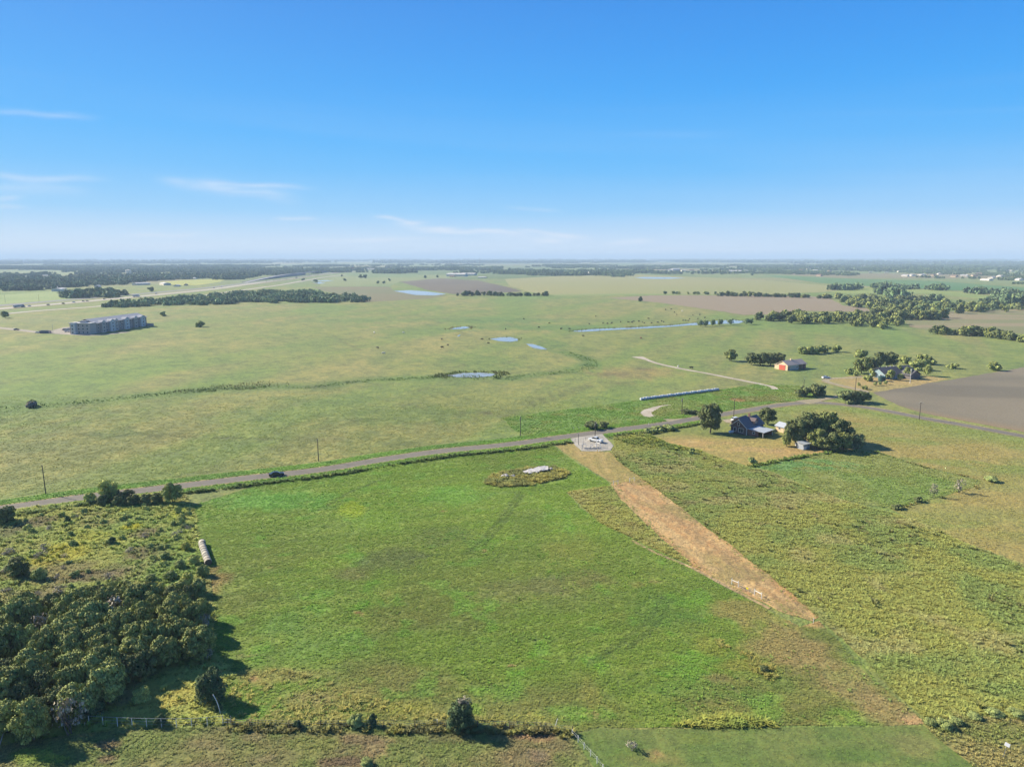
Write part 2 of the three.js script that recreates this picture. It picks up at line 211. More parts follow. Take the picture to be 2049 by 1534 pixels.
{ // one sheet to the horizon, finer towards the places the picture shows
  const ang = [], f = Math.PI / 180; for (let a = -180; a < 180;) { ang.push(a * f); a += Math.abs(a) < 46 ? 0.36 : Math.abs(a) < 60 ? 1.5 : 6; } ang.push(Math.PI);
  const rad = []; for (let r = 25; r < 60000; r *= 1.026) rad.push(r); rad.push(60000);
  const P = [0, 0, 0], C = [...pasture(0, 0)], U = [0, 0], I = [];
  for (const r of rad) for (const a of ang) { const x = Math.sin(a) * r, z = -Math.cos(a) * r; P.push(x, 0, z); C.push(...pasture(x, z)); U.push(x / UVG, -z / UVG); }
  const n = ang.length; for (let k = 0; k < n - 1; k++) I.push(0, 2 + k, 1 + k); for (let i = 0; i < rad.length - 1; i++) for (let k = 0; k < n - 1; k++) { const a = 1 + i * n + k; I.push(a, a + 1, a + n, a + 1, a + n + 1, a + n); }
  const g = new THREE.BufferGeometry(); g.setAttribute('position', new THREE.Float32BufferAttribute(P, 3)); g.setAttribute('color', new THREE.Float32BufferAttribute(C, 3)); g.setAttribute('uv', new THREE.Float32BufferAttribute(U, 2)); g.setIndex(I);
  const N = new Float32Array(P.length); for (let i = 1; i < N.length; i += 3) N[i] = 1; g.setAttribute('normal', new THREE.BufferAttribute(N, 3));
  structure('ground', g, pastureMat).userData.label = 'wide olive green pasture stretching to the horizon';
}
const FIELDS = {};
function field(name, pts, y, cell, colour, material = grassSoft, edge = 0.8, uv = UVG, world = false) { const p = world ? pts : Gs(pts), poly = edge ? ragged(p, Math.max(1.5, cell), edge) : p; FIELDS[name] = { poly, colour }; return structure(name, sheetGeo(poly, y, cell, colour, uv), material); }
const flat = (c, c2 = c, f = 0.05, s = 1) => (x, z) => lerp3(c, c2, step(0.35, 0.65, fbm(x * f, z * f, s, 4)));

// ---- far fields
field('tan_field', [[1216, 596], [1303, 591], [1500, 591], [1655, 594], [1688, 611], [1757, 618], [1735, 624], [1607, 622], [1540, 629], [1487, 630], [1432, 621], [1316, 605]], 0.10, 14, (x, z) => { const r = Math.hypot(x - 360, z + 900) * 0.06 + fbm(x * 0.01, z * 0.01, 4, 2) * 2; return lerp3(refl(186, 172, 150), refl(172, 162, 136), 0.5 + 0.5 * Math.sin(r * 3.1) * fbm(x * 0.02, z * 0.02, 8, 2)); }, soilMat, 3, 30);
field('stubble_field', [[1811, 642], [1891, 623], [2060, 618], [2200, 614], [2200, 690], [2060, 668], [1982, 664], [1862, 662], [1822, 654]], 0.10, 12, (x, z) => lerp3(refl(182, 172, 138), refl(156, 164, 112), step(0.4, 0.6, fbm(x * 0.006, z * 0.05, 12, 3))), soilMat, 3, 30);
field('brown_field', [[800, 563.5], [880, 556.5], [957, 561], [1020, 575], [1045, 583], [960, 588], [906, 588], [855, 580]], 0.10, 22, flat(refl(128, 122, 112), refl(140, 134, 118), 0.006, 3), soilMat, 4, 30);
field('olive_field', [[622, 573.6], [779, 573], [787, 581], [896, 591], [860, 597], [728, 605], [716, 594], [650, 583]], 0.08, 18, flat(refl(140, 138, 106), refl(132, 140, 100), 0.006, 6), grassSoft, 4);
field('yellow_field', [[315, 565], [368, 560], [452, 558], [440, 564], [391, 571], [350, 570]], 0.10, 20, flat(refl(196, 204, 104), refl(180, 194, 96), 0.01, 7), grassSoft, 3);
field('hay_meadow', [[-120, 598], [0, 590], [137, 581], [132, 599], [60, 604], [-120, 620]], 0.08, 16, flat(refl(158, 184, 112), refl(140, 172, 100), 0.008, 8), grassSoft, 3);
field('green_field', [[1525, 550], [1670, 556], [1780, 560], [1880, 562.5], [2060, 576], [2200, 582], [2200, 606], [2060, 591], [1900, 580], [1750, 573], [1640, 566]], 0.10, 30, flat(refl(92, 146, 84), refl(108, 152, 86), 0.004, 9), grassSoft, 4);
field('grass_strip', [[1660, 583], [1750, 574], [1900, 582], [2036, 598], [1960, 598], [1870, 588], [1700, 588]], 0.10, 18, flat(refl(160, 182, 98), refl(148, 172, 92), 0.006, 10), grassSoft, 3);
field('upper_pasture', [[1010, 558], [1120, 552], [1280, 549], [1520, 560], [1650, 570], [1740, 574], [1650, 584], [1540, 589], [1300, 590], [1120, 592], [1060, 584], [1020, 572]], 0.05, 26, (x, z) => lerp3(lerp3(refl(160, 172, 110), refl(176, 176, 122), fbm(x * 0.004, z * 0.002, 22, 4)), refl(130, 168, 84), 1 - step(1250, 1400, -z + (fbm(x * 0.004, z * 0.004, 24, 3) - 0.5) * 260)), grassSoft, 4);
field('back_field', [[640, 560], [700, 547], [820, 549], [980, 553], [905, 556], [800, 563], [780, 573], [640, 573]], 0.05, 30, flat(refl(130, 160, 104), refl(150, 168, 112), 0.004, 26), grassSoft, 4);

// ---- the near meadow
const GREENS = [refl(134, 172, 58), refl(122, 154, 54), refl(122, 138, 62), refl(136, 140, 76)];
const meadowPatches = [
  patch(705, 1018, 32, 18, refl(170, 196, 44), 0.75), patch(760, 1040, 60, 30, refl(134, 176, 56), 0.6), patch(900, 990, 80, 22, refl(116, 176, 58), 0.6), patch(560, 1000, 130, 24, refl(108, 176, 66), 0.7), patch(640, 1130, 60, 20, refl(140, 168, 58), 0.6), patch(780, 1120, 80, 26, refl(112, 128, 74), 0.6), patch(700, 1150, 50, 18, refl(130, 124, 86), 0.5), patch(880, 1075, 80, 24, refl(112, 134, 72), 0.5), patch(1060, 1050, 50, 34, refl(112, 138, 66), 0.4), patch(1160, 1100, 46, 34, refl(152, 166, 76), 0.5), patch(1110, 1100, 30, 22, refl(156, 166, 80), 0.5),
  patch(1180, 1160, 50, 22, refl(140, 128, 90), 0.45), patch(1100, 1175, 60, 20, refl(130, 132, 88), 0.5), patch(1010, 1180, 60, 26, refl(132, 138, 82), 0.4), patch(776, 1195, 16, 16, refl(150, 160, 76), 0.5), patch(715, 1226, 9, 3, refl(190, 150, 110), 0.7), patch(540, 1136, 8, 3, refl(184, 154, 110), 0.6), patch(888, 1022, 9, 3, refl(180, 150, 100), 0.7), patch(970, 1102, 7, 3, refl(180, 150, 104), 0.6), patch(1308, 1165, 12, 4, refl(176, 150, 108), 0.5), patch(1026, 1332, 14, 4, refl(196, 164, 120), 0.6), patch(1192, 1428, 9, 4, refl(186, 152, 112), 0.7), patch(1275, 1170, 20, 8, refl(150, 148, 80), 0.5),
  patch(430, 1165, 30, 24, refl(186, 152, 108), 0.55), patch(425, 1140, 16, 10, refl(176, 148, 104), 0.6), patch(500, 1312, 40, 5, refl(178, 160, 118), 0.5), patch(560, 1350, 90, 22, refl(166, 164, 96), 0.7), patch(680, 1390, 110, 20, refl(160, 160, 88), 0.7), patch(800, 1420, 90, 16, refl(166, 170, 76), 0.6), patch(1040, 1436, 130, 6, refl(176, 180, 88), 0.7), patch(620, 1400, 60, 18, refl(172, 158, 108), 0.45), patch(505, 1360, 12, 10, refl(176, 136, 104), 0.6),
  patch(1560, 1290, 90, 50, refl(178, 156, 110), 0.65), patch(1680, 1360, 70, 50, refl(170, 154, 106), 0.6), patch(1770, 1420, 60, 30, refl(176, 156, 112), 0.6), patch(1490, 1225, 70, 26, refl(176, 156, 104), 0.55), patch(1620, 1240, 50, 16, refl(200, 168, 122), 0.7), patch(1560, 1370, 40, 24, refl(112, 142, 62), 0.6), patch(1480, 1330, 60, 16, refl(158, 156, 76), 0.55), patch(1420, 1295, 30, 20, refl(156, 160, 72), 0.5), patch(1380, 1380, 90, 22, refl(110, 156, 64), 0.45), patch(1700, 1310, 26, 18, refl(112, 146, 66), 0.4), patch(1830, 1440, 34, 14, refl(206, 172, 132), 0.8), patch(1500, 1400, 60, 20, refl(104, 158, 64), 0.4), patch(1440, 1360, 40, 14, refl(150, 132, 100), 0.4), patch(1180, 1385, 24, 30, refl(158, 158, 82), 0.4),
  patch(660, 1290, 120, 40, refl(112, 158, 62), 0.45), patch(560, 1250, 60, 26, refl(106, 158, 62), 0.45), patch(1330, 1220, 80, 40, refl(104, 144, 62), 0.5),
];
const wheelTracks = [Gs([[1040, 985], [1000, 1040], [960, 1085], [930, 1110]]), Gs([[1046, 992], [1008, 1046], [966, 1094]]), Gs([[640, 1020], [700, 985], [760, 960]]), Gs([[880, 1110], [760, 1118], [640, 1140]]), Gs([[1330, 1195], [1300, 1240], [1240, 1290], [1180, 1330]]), Gs([[1345, 1200], [1320, 1245], [1255, 1300]])];
function meadow(x, z) {
  const south = step(-215, -110, z), a = fbm(x * 0.05, z * 0.05, 301, 4), b = fbm(x * 0.018, z * 0.018, 311, 4), c = fbm(x * 0.2, z * 0.2, 321, 3);
  let k = lerp3(lerp3(GREENS[0], GREENS[1], step(0.4, 0.6, b)), lerp3(GREENS[1], GREENS[2], step(0.35, 0.6, a)), south);
  k = lerp3(k, GREENS[3], step(0.52, 0.68, a * 0.5 + b * 0.5) * (0.35 + 0.4 * south));
  k = lerp3(k, refl(118, 182, 58), step(0.62, 0.74, c) * 0.5);
  { const w = fbm((x * 0.28 + z * 0.96) * 0.55, (z * 0.28 - x * 0.96) * 0.02, 331, 3); k = lerp3(k, refl(112, 142, 62), step(0.52, 0.66, w) * 0.35); k = lerp3(k, refl(152, 170, 84), step(0.56, 0.68, 1 - w) * 0.3); }
  for (const l of wheelTracks) { const d = distLine(l, x, z); if (d < 1) k = lerp3(k, refl(92, 118, 56), (1 - step(0.3, 0.9, d)) * 0.6); }
  return withPatches(k, meadowPatches, x, z);
}
const MEADOW = [[385, 1012], [520, 968], [640, 951], [800, 928], [960, 906], [1085, 890], [1108, 893], [1160, 930], [1215, 963], [1222, 972], [1132, 985], [1160, 1015], [1210, 1050], [1268, 1080], [1330, 1110], [1380, 1136], [1470, 1186], [1540, 1222], [1600, 1255], [1640, 1244], [1700, 1305], [1760, 1365], [1840, 1435], [1850, 1448], [1700, 1452], [1500, 1452], [1380, 1456], [1200, 1454], [1150, 1464], [1060, 1446], [960, 1440], [820, 1446], [700, 1448], [560, 1452], [455, 1448], [440, 1400], [470, 1350], [430, 1310], [425, 1230], [420, 1150], [400, 1090]];
field('meadow', MEADOW, 0.02, 1.6, meadow, grassRough, 0.5);
// ---- strips, lots and lawns
field('mown_strip', [[1100, 884], [1142, 878], [1162, 903], [1222, 904], [1240, 925], [1290, 959], [1225, 967], [1160, 925]], 0.05, 1.4, (x, z) => lerp3(lerp3(refl(178, 162, 104), refl(166, 164, 92), fbm(x * 0.15, z * 0.08, 41, 3)), refl(206, 184, 126), step(0.55, 0.7, fbm(x * 0.5, z * 0.1, 43, 3)) * 0.6), grassSoft, 0.6);
const stripLine = Gs([[1256, 966], [1330, 1025], [1420, 1092], [1500, 1150], [1600, 1218]]), stripAxis = (() => { const a = stripLine[0], b = stripLine[4], L = Math.hypot(b[0] - a[0], b[1] - a[1]); return [(b[0] - a[0]) / L, (b[1] - a[1]) / L]; })();
field('straw_strip', [[1222, 968], [1283, 957], [1300, 968], [1340, 998], [1420, 1060], [1500, 1120], [1580, 1180], [1640, 1234], [1628, 1246], [1560, 1222], [1500, 1194], [1387, 1135], [1300, 1055], [1240, 995]], 0.06, 1.2, (x, z) => { const [ex, ez] = stripAxis, s = fbm((x * ez - z * ex) * 1.1, (x * ex + z * ez) * 0.05, 45, 4), r = Math.abs(distLine(stripLine, x, z) - 1.1); let k = lerp3(refl(198, 163, 114), refl(214, 186, 136), step(0.40, 0.6, s)); k = lerp3(k, refl(164, 154, 98), step(0.48, 0.66, fbm(x * 0.12, z * 0.12, 47, 4)) * 0.75); return lerp3(k, refl(170, 144, 106), (1 - step(0.25, 0.8, r)) * 0.6); }, grassRough, 0.7);
field('footpath', band(smoothLine(Gs([[1264, 1081], [1300, 1100], [1340, 1118], [1380, 1134], [1460, 1176], [1540, 1218]]), 40), 0.45, -0.45), 0.07, 1, flat(refl(196, 176, 140), refl(176, 158, 112), 0.5, 3), grassSoft, 0.25, UVG, true);
const TALL_A = refl(156, 164, 82), TALL_B = refl(136, 156, 80), TALL_C = refl(172, 170, 108), TALL_D = refl(146, 138, 92);
function tallGrass(x, z) { const a = fbm(x * 0.07, z * 0.07, 501, 4), b = fbm(x * 0.02, z * 0.02, 511, 3), c = fbm(x * 0.25, z * 0.25, 521, 3); let k = lerp3(TALL_A, TALL_B, step(0.42, 0.62, a)); k = lerp3(k, TALL_C, step(0.5, 0.68, fbm(x * 0.1 + 9, z * 0.1, 531, 3)) * 0.7); k = lerp3(k, TALL_D, step(0.58, 0.72, c * 0.6 + b * 0.4) * 0.7); return lerp3(k, refl(122, 158, 66), step(0.62, 0.75, b * 0.5 + a * 0.5) * 0.6); }
const TALL = [[1228, 872], [1290, 862], [1345, 855], [1300, 872], [1330, 886], [1400, 901], [1450, 921], [1500, 936], [1540, 943], [1620, 977], [1700, 1006], [1780, 1025], [1830, 1042], [1930, 1087], [2060, 1134], [2180, 1180], [2180, 1490], [2060, 1440], [1960, 1432], [1880, 1440], [1846, 1432], [1800, 1390], [1740, 1330], [1690, 1280], [1642, 1240], [1560, 1168], [1480, 1103], [1400, 1042], [1330, 990], [1290, 962], [1240, 925], [1222, 905], [1230, 893]];
field('tall_grass_field', TALL, 0.03, 1.8, tallGrass, grassRough, 0.6);
const WEDGE = [[1135, 985], [1222, 972], [1240, 1000], [1290, 1050], [1340, 1095], [1386, 1131], [1330, 1108], [1268, 1078], [1200, 1045]];
field('tall_grass_wedge', WEDGE, 0.035, 1.4, (x, z) => lerp3(tallGrass(x, z), refl(168, 168, 84), 0.4), grassRough, 0.5);
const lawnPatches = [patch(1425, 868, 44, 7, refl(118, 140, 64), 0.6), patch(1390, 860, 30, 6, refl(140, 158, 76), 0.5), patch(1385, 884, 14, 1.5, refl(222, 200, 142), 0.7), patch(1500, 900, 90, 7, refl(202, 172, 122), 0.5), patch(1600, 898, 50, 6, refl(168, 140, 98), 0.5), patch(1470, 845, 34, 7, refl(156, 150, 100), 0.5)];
field('house_lawn', [[1300, 872], [1345, 857], [1400, 847], [1470, 836], [1560, 820], [1620, 850], [1650, 880], [1720, 897], [1640, 906], [1600, 915], [1540, 926], [1500, 933], [1450, 920], [1400, 900], [1335, 886]], 0.045, 1.6, (x, z) => { const m = fbm(x * 0.06, z * 0.06, 601, 4), s = 0.5 + 0.5 * Math.sin((x * 0.5 + z * 0.86) * 1.7); let k = lerp3(refl(196, 170, 112), refl(180, 168, 98), step(0.4, 0.6, m)); k = lerp3(k, refl(160, 158, 84), s * 0.35); k = lerp3(k, refl(140, 156, 78), step(-262, -285, z)); return withPatches(k, lawnPatches, x, z); }, grassSoft, 0.5);
field('paddock', [[1500, 934], [1560, 924], [1640, 909], [1700, 906], [1760, 907], [1850, 936], [1965, 963], [1950, 975], [1880, 995], [1785, 1018], [1700, 1004], [1620, 976], [1540, 943]], 0.055, 1.8, (x, z) => { const a = fbm(x * 0.06, z * 0.06, 611, 4); let k = lerp3(refl(134, 164, 80), refl(148, 164, 88), step(0.4, 0.6, a)); const e = G(1600, 930); const d = Math.hypot((x - e[0]) / 26, (z - e[1]) / 9); return lerp3(k, refl(124, 170, 96), (1 - step(0.5, 1.1, d)) * step(0.45, 0.55, fbm(x * 0.3, z * 0.3, 613, 2))); }, grassRough, 0.5);
field('dry_field', [[1545, 816], [1640, 811], [1714, 817], [1850, 842], [2060, 880], [2300, 925], [2300, 1240], [2060, 1132], [1930, 1086], [1830, 1042], [1785, 1019], [1880, 996], [1968, 962], [1850, 934], [1762, 905], [1700, 890], [1640, 860], [1560, 836]], 0.04, 2.4, (x, z) => { const a = fbm(x * 0.02, z * 0.05, 621, 4), nearRoad = 1 - step(6, 34, distLine(ROAD, x, z)); let k = lerp3(refl(172, 164, 96), refl(156, 162, 88), step(0.4, 0.62, a)); k = lerp3(k, refl(140, 162, 78), step(0.55, 0.68, fbm(x * 0.05, z * 0.1, 623, 4)) * 0.7); return lerp3(k, refl(132, 164, 72), nearRoad * 0.75); }, grassSoft, 0.5);
field('ploughed_field', [[1745, 784], [1900, 760], [2060, 733], [2300, 700], [2300, 915], [2060, 866], [1950, 846], [1850, 827], [1800, 812]], 0.045, 4, (x, z) => { const a = fbm(x * 0.012, z * 0.012, 631, 4), b = fbm(x * 0.008 + 5, z * 0.03, 633, 3); let k = lerp3(refl(164, 158, 140), refl(150, 146, 130), step(0.4, 0.6, a)); k = lerp3(k, refl(130, 128, 116), step(0.56, 0.66, b) * 0.6); return lerp3(k, refl(176, 158, 126), 1 - step(6, 22, distLine(ROAD, x, z))); }, soilMat, 0.8, 26);
const VERGE = [[1004, 836], [1080, 826], [1200, 811], [1276, 801], [1440, 780], [1520, 768], [1600, 772], [1640, 792], [1600, 801], [1553, 806], [1500, 815], [1390, 832], [1330, 842], [1250, 853], [1190, 860], [1130, 867], [1060, 874], [1030, 862]];
field('green_verge', VERGE, 0.05, 1.8, (x, z) => { const a = fbm(x * 0.05, z * 0.05, 641, 4), b = fbm(x * 0.15, z * 0.15, 643, 3); let k = lerp3(refl(122, 166, 68), refl(140, 166, 80), step(0.4, 0.62, a)); k = lerp3(k, refl(150, 158, 80), step(0.56, 0.7, b) * 0.6); return withPatches(k, [patch(1170, 866, 30, 4, refl(196, 172, 124), 0.7), patch(1060, 848, 40, 9, refl(120, 162, 78), 0.6), patch(1520, 798, 70, 8, refl(150, 140, 84), 0.55), patch(1475, 800, 14, 4, refl(190, 150, 104), 0.7)], x, z); }, grassRough, 0.8);
field('farm_yard', [[1640, 764], [1700, 752], [1780, 748], [1850, 752], [1900, 758], [1830, 772], [1748, 785], [1712, 781]], 0.05, 2.4, flat(refl(190, 172, 116), refl(172, 166, 104), 0.05, 44), grassSoft, 1);

// ---------------------------------------------------------------- roads, tracks and water
const asphalt = (x, z, t) => { const a = fbm(x * 0.08, z * 0.08, 701, 3), w = Math.abs(t - 0.5) * 2; let k = lerp3(refl(150, 147, 142), refl(134, 131, 127), a); k = lerp3(k, refl(162, 156, 148), step(0.2, 0.5, w) * (1 - step(0.55, 0.9, w)) * 0.4); return k; };
structure('county_road', ribbonGeo(ROAD, 2.9, -2.9, 0.09, asphalt, 12, 8), stoneMat);
field('road_shoulder', band(ROAD, 3.9, 2.8), 0.075, 3, flat(refl(190, 176, 128), refl(160, 168, 90), 0.2, 71), grassSoft, 0.3, UVG, true);
field('road_shoulder', band(ROAD, -2.8, -3.8), 0.075, 3, flat(refl(192, 178, 132), refl(168, 166, 96), 0.2, 73), grassSoft, 0.3, UVG, true);
const roadWest = ROAD.slice(0, 150);
field('road_verge', band(roadWest, 7.6, 3.6), 0.06, 2.2, flat(refl(138, 182, 72), refl(120, 170, 62), 0.12, 75), grassRough, 0.5, UVG, true);
field('road_verge', band(roadWest, -3.6, -9), 0.06, 2.2, flat(refl(128, 178, 66), refl(112, 160, 62), 0.12, 77), grassRough, 0.5, UVG, true);
const whiteStone = flat(refl(232, 226, 218), refl(214, 206, 194), 0.25, 81), paleDirt = flat(refl(206, 196, 172), refl(186, 178, 150), 0.2, 83);
field('gravel_pad', [[1141, 877.5], [1168, 873], [1204, 867.5], [1213, 876], [1228, 892], [1222, 901], [1200, 903], [1164, 902.5], [1150, 890]], 0.085, 1.5, flat(refl(222, 220, 216), refl(204, 204, 202), 0.3, 85), stoneMat, 0.2, 8);
field('gravel_track', band(smoothLine(Gs([[1274, 713.5], [1290, 718], [1315, 727], [1360, 737], [1420, 748], [1470, 758], [1520, 768], [1546, 774], [1552, 779]]), 60), t => 1.7 + 2.2 * (1 - step(0, 0.14, t)), t => -1.7 - 2.4 * (1 - step(0, 0.12, t))), 0.085, 3, whiteStone, stoneMat, 0.5, 8, true);
field('gravel_spur', band(smoothLine(Gs([[1341, 810], [1322, 813], [1304, 819], [1294, 825], [1297, 831], [1306, 833]]), 40), t => 0.8 + 1.7 * step(0.1, 0.6, t), t => -0.8 - 1.7 * step(0.1, 0.6, t)), 0.085, 2, whiteStone, stoneMat, 0.4, 8, true);
field('field_entrance', [[1326, 838], [1348, 838.5], [1368, 837], [1352, 841], [1338, 844]], 0.095, 2, paleDirt, stoneMat, 0.3, 8);
field('dirt_driveway', band(smoothLine(Gs([[1605, 805], [1640, 800], [1672, 794], [1690, 790], [1716, 787], [1731, 784], [1722, 780], [1690, 773], [1662, 766], [1652, 761], [1668, 757], [1700, 756], [1728, 754]]), 110), t => 2 + 2.5 * (1 - step(0, 0.15, t)), t => -2 - 2.5 * (1 - step(0, 0.15, t))), 0.1, 2.5, paleDirt, stoneMat, 0.4, 8, true);
field('house_driveway', [[1446, 840], [1462, 838], [1476, 843], [1464, 847], [1452, 845]], 0.1, 2, flat(refl(214, 200, 180), refl(200, 188, 166), 0.3, 87), stoneMat, 0.3, 8);
field('access_road', band(smoothLine(Gs([[-60, 650], [0, 656], [40, 660.5], [80, 665], [120, 667], [150, 669], [190, 670.5], [220, 668], [255, 664]]), 60), 4.4, -4.4), 0.08, 6, flat(refl(198, 192, 180), refl(186, 182, 172), 0.1, 89), stoneMat, 0.6, 8, true);
field('parking_lot', [[92, 664], [126, 655], [148, 653], [152, 668], [110, 668]], 0.085, 5, flat(refl(196, 190, 180), refl(182, 178, 172), 0.1, 91), stoneMat, 0.6, 8);
// the divided highway and its frontage road
const HWY_A = smoothLine(Gs([[-160, 633], [0, 617.5], [90, 610], [183, 601.8], [330, 588], [420, 579], [500, 568], [570, 559], [622, 552], [680, 545], [760, 541], [900, 538]]), 160);
const HWY_B = smoothLine(Gs([[-160, 625], [0, 611], [90, 603.5], [183, 596], [300, 586], [400, 577], [480, 568], [540, 562], [590, 556], [640, 549.5], [700, 544], [780, 540], [920, 537]]), 160);
const FRONT = smoothLine(Gs([[-160, 644], [0, 629], [60, 623], [120, 618.5], [183, 614], [260, 606], [400, 592], [480, 581], [560, 570], [600, 563], [640, 556], [690, 549]]), 130);
const concrete = (x, z) => lerp3(refl(226, 222, 214), refl(210, 208, 202), fbm(x * 0.05, z * 0.05, 93, 3));
structure('highway', ribbonGeo(HWY_A, 11, -11, 0.2, concrete, 12, 3), stoneMat); structure('highway', ribbonGeo(HWY_B, 11, -11, 0.2, (x, z) => lerp3(refl(150, 156, 166), refl(164, 168, 174), fbm(x * 0.03, z * 0.03, 95, 3)), 12, 3), stoneMat);
structure('frontage_road', ribbonGeo(FRONT, 6.5, -6.5, 0.18, concrete, 12, 2), stoneMat);
field('highway_margin', [...offsetLine(HWY_A, 22), ...offsetLine(HWY_B, -9).reverse()].filter(p => p[1] > -3600), 0.1, 16, flat(refl(158, 160, 116), refl(140, 158, 100), 0.02, 97), grassSoft, 2, UVG, true);
// water: still ponds, built as sheets that mirror the low sky
const water = new THREE.MeshPhysicalMaterial({ color: col([0.27, 0.275, 0.25]), roughness: 0.14, metalness: 0, ior: 1.33, specularIntensity: 1 });
const POND = {};
function pond(key, pts, label) { const p = ragged(Gs(pts), 3, 1.0, 0.12); POND[key] = p; const g = sheetGeo(p, 0.12, 12, () => [1, 1, 1], 10); g.deleteAttribute('color'); structure('pond', g, water).userData.label = label; }
pond('reedy', [[893, 751], [925, 746.5], [962, 745.5], [992, 748], [984, 752.5], [950, 755], [912, 754.5]], 'reed fringed pond on the creek');
pond('twin', [[980, 678], [1002, 675], [1022, 674.5], [1036, 678], [1036, 682], [1022, 684], [996, 682]], 'wider of two linked ponds');
pond('twin2', [[1052, 688], [1066, 688.5], [1082, 693], [1096, 699], [1084, 699], [1066, 696]], 'narrow arm of two linked ponds');
pond('small', [[899, 659], [914, 655], [930, 653], [942, 655], [930, 658]], 'small pond with dry reeds on its bank');
pond('small2', [[914, 672], [921, 669], [918, 673]], 'small puddle in the pasture');
pond('long', [[1142, 663], [1180, 658.5], [1260, 655.5], [1340, 651], [1400, 645], [1440, 641], [1470, 640], [1492, 643], [1478, 647], [1440, 648], [1380, 651], [1300, 656.5], [1220, 660.5], [1165, 664]], 'long narrow pond across the pasture');
pond('far', [[788, 582], [820, 580.5], [850, 582.5], [893, 588], [870, 591], [830, 590]], 'pond beside the dark ploughed field');
pond('farther', [[1268, 555], [1290, 554], [1340, 554.5], [1372, 556.5], [1330, 558], [1290, 557.5]], 'pond on the far side of the upper pasture');
pond('tiny', [[624, 566], [640, 564.5], [652, 566.5], [636, 567.5]], 'small pond beside the frontage road');
pond('tiny2', [[620, 562.5], [650, 560.5], [668, 562], [640, 563]], 'thin pool beside the frontage road');

// ---------------------------------------------------------------- grass and weeds, as real tufts
function tuft(seed, n, r, h, w, spread = 0.6) {
  const q = rng(seed), P = [], N = [];
  for (let i = 0; i < n; i++) {
    const a = q() * 6.283, d = Math.sqrt(q()) * r * 0.7, x = Math.cos(a) * d, z = Math.sin(a) * d, b = a + (q() - 0.5) * 1.6, hh = h * (0.55 + 0.6 * q()), l = spread * r * (0.5 + q()), ww = w * (0.6 + 0.8 * q());
    const px = -Math.sin(b) * ww, pz = Math.cos(b) * ww, mx = x + Math.cos(b) * l * 0.4, mz = z + Math.sin(b) * l * 0.4, tx = x + Math.cos(b) * l, tz = z + Math.sin(b) * l, my = hh * 0.75;
    P.push(x - px * 0.5, 0, z - pz * 0.5, x + px * 0.5, 0, z + pz * 0.5, mx + px, my, mz + pz, x - px * 0.5, 0, z - pz * 0.5, mx + px, my, mz + pz, mx - px, my, mz - pz, mx - px, my, mz - pz, mx + px, my, mz + pz, tx, hh * (0.8 + 0.4 * q()), tz);
  }
  const g = new THREE.BufferGeometry(); g.setAttribute('position', new THREE.Float32BufferAttribute(P, 3)); g.computeVertexNormals();
  const M = g.attributes.normal; for (let i = 0; i < M.count; i++) { const v = new THREE.Vector3(M.getX(i), M.getY(i), M.getZ(i)); if (v.y < 0) v.negate(); v.y += 1.1; v.normalize(); M.setXYZ(i, v.x, v.y, v.z); }
  return g;
}
const leafMat = new THREE.MeshStandardMaterial({ color: 0xffffff, roughness: 1, side: THREE.DoubleSide });
const TUFT = { short: [1, 2, 3].map(s => tuft(s, 9, 0.34, 0.2, 0.075, 0.8)), mid: [4, 5, 6].map(s => tuft(s, 11, 0.42, 0.42, 0.085, 0.9)), tall: [7, 8, 9].map(s => tuft(s, 14, 0.62, 0.55, 0.09, 1.2)), weed: [10, 11].map(s => tuft(s, 22, 0.6, 0.95, 0.11, 0.9)), reed: [12, 13].map(s => tuft(s, 20, 0.6, 1.7, 0.07, 0.5)) };
let tuftCount = 0;
const CLEAR = ['gravel_pad', 'gravel_track', 'gravel_spur', 'field_entrance', 'dirt_driveway', 'house_driveway'].map(k => ({ p: FIELDS[k].poly, b: bbox(FIELDS[k].poly) }));
CLEAR.push({ p: band(ROAD, 3, -3), b: bbox(ROAD).map((v, i) => v + (i < 2 ? -4 : 4)) });
const cleared = (x, z) => CLEAR.some(c => x > c.b[0] && x < c.b[2] && z > c.b[1] && z < c.b[3] && inside(c.p, x, z));
function scatter(name, label, poly, perM2, kind, lo, hi, colour, keep, seed, squash = 1) {
  const q = rng(seed), [x0, z0, x1, z1] = bbox(poly), n = Math.round((x1 - x0) * (z1 - z0) * perM2), sets = TUFT[kind].map(() => []);
  for (let i = 0; i < n; i++) { const x = x0 + (x1 - x0) * q(), z = z0 + (z1 - z0) * q(), r1 = q(), r2 = q(), r3 = q(); if (!inside(poly, x, z)) continue; const k = keep ? keep(x, z) : 1; if (r1 > k || cleared(x, z)) continue; sets[Math.floor(r2 * sets.length)].push([x, z, r3, q(), q(), k]); }
  sets.forEach((s, v) => {
    if (!s.length) return;
    const m = new THREE.InstancedMesh(TUFT[kind][v], leafMat, s.length), M = new THREE.Matrix4(), Q = new THREE.Quaternion(), Y = new THREE.Vector3(0, 1, 0), c = new THREE.Color();
    s.forEach((e, i) => { const k = lo + (hi - lo) * e[2] * e[2]; Q.setFromAxisAngle(Y, e[3] * 6.283); M.compose(new THREE.Vector3(e[0], 0.03, e[1]), Q, new THREE.Vector3(k, k * squash * (0.8 + 0.5 * e[4]), k)); m.setMatrixAt(i, M); const b = colour(e[0], e[1]), j = 1.04 + 0.38 * e[4], w = (e[3] - 0.5) * 0.16; m.setColorAt(i, c.setRGB(b[0] * j * (1 + w), b[1] * j, b[2] * j * (1 - w))); });
    m.name = numbered(name); m.userData = { kind: 'stuff', label, category: 'grass' }; shade(m); scene.add(m); tuftCount += s.length;
  });
}
const stripEdge = [...FIELDS.straw_strip.poly, FIELDS.straw_strip.poly[0]];
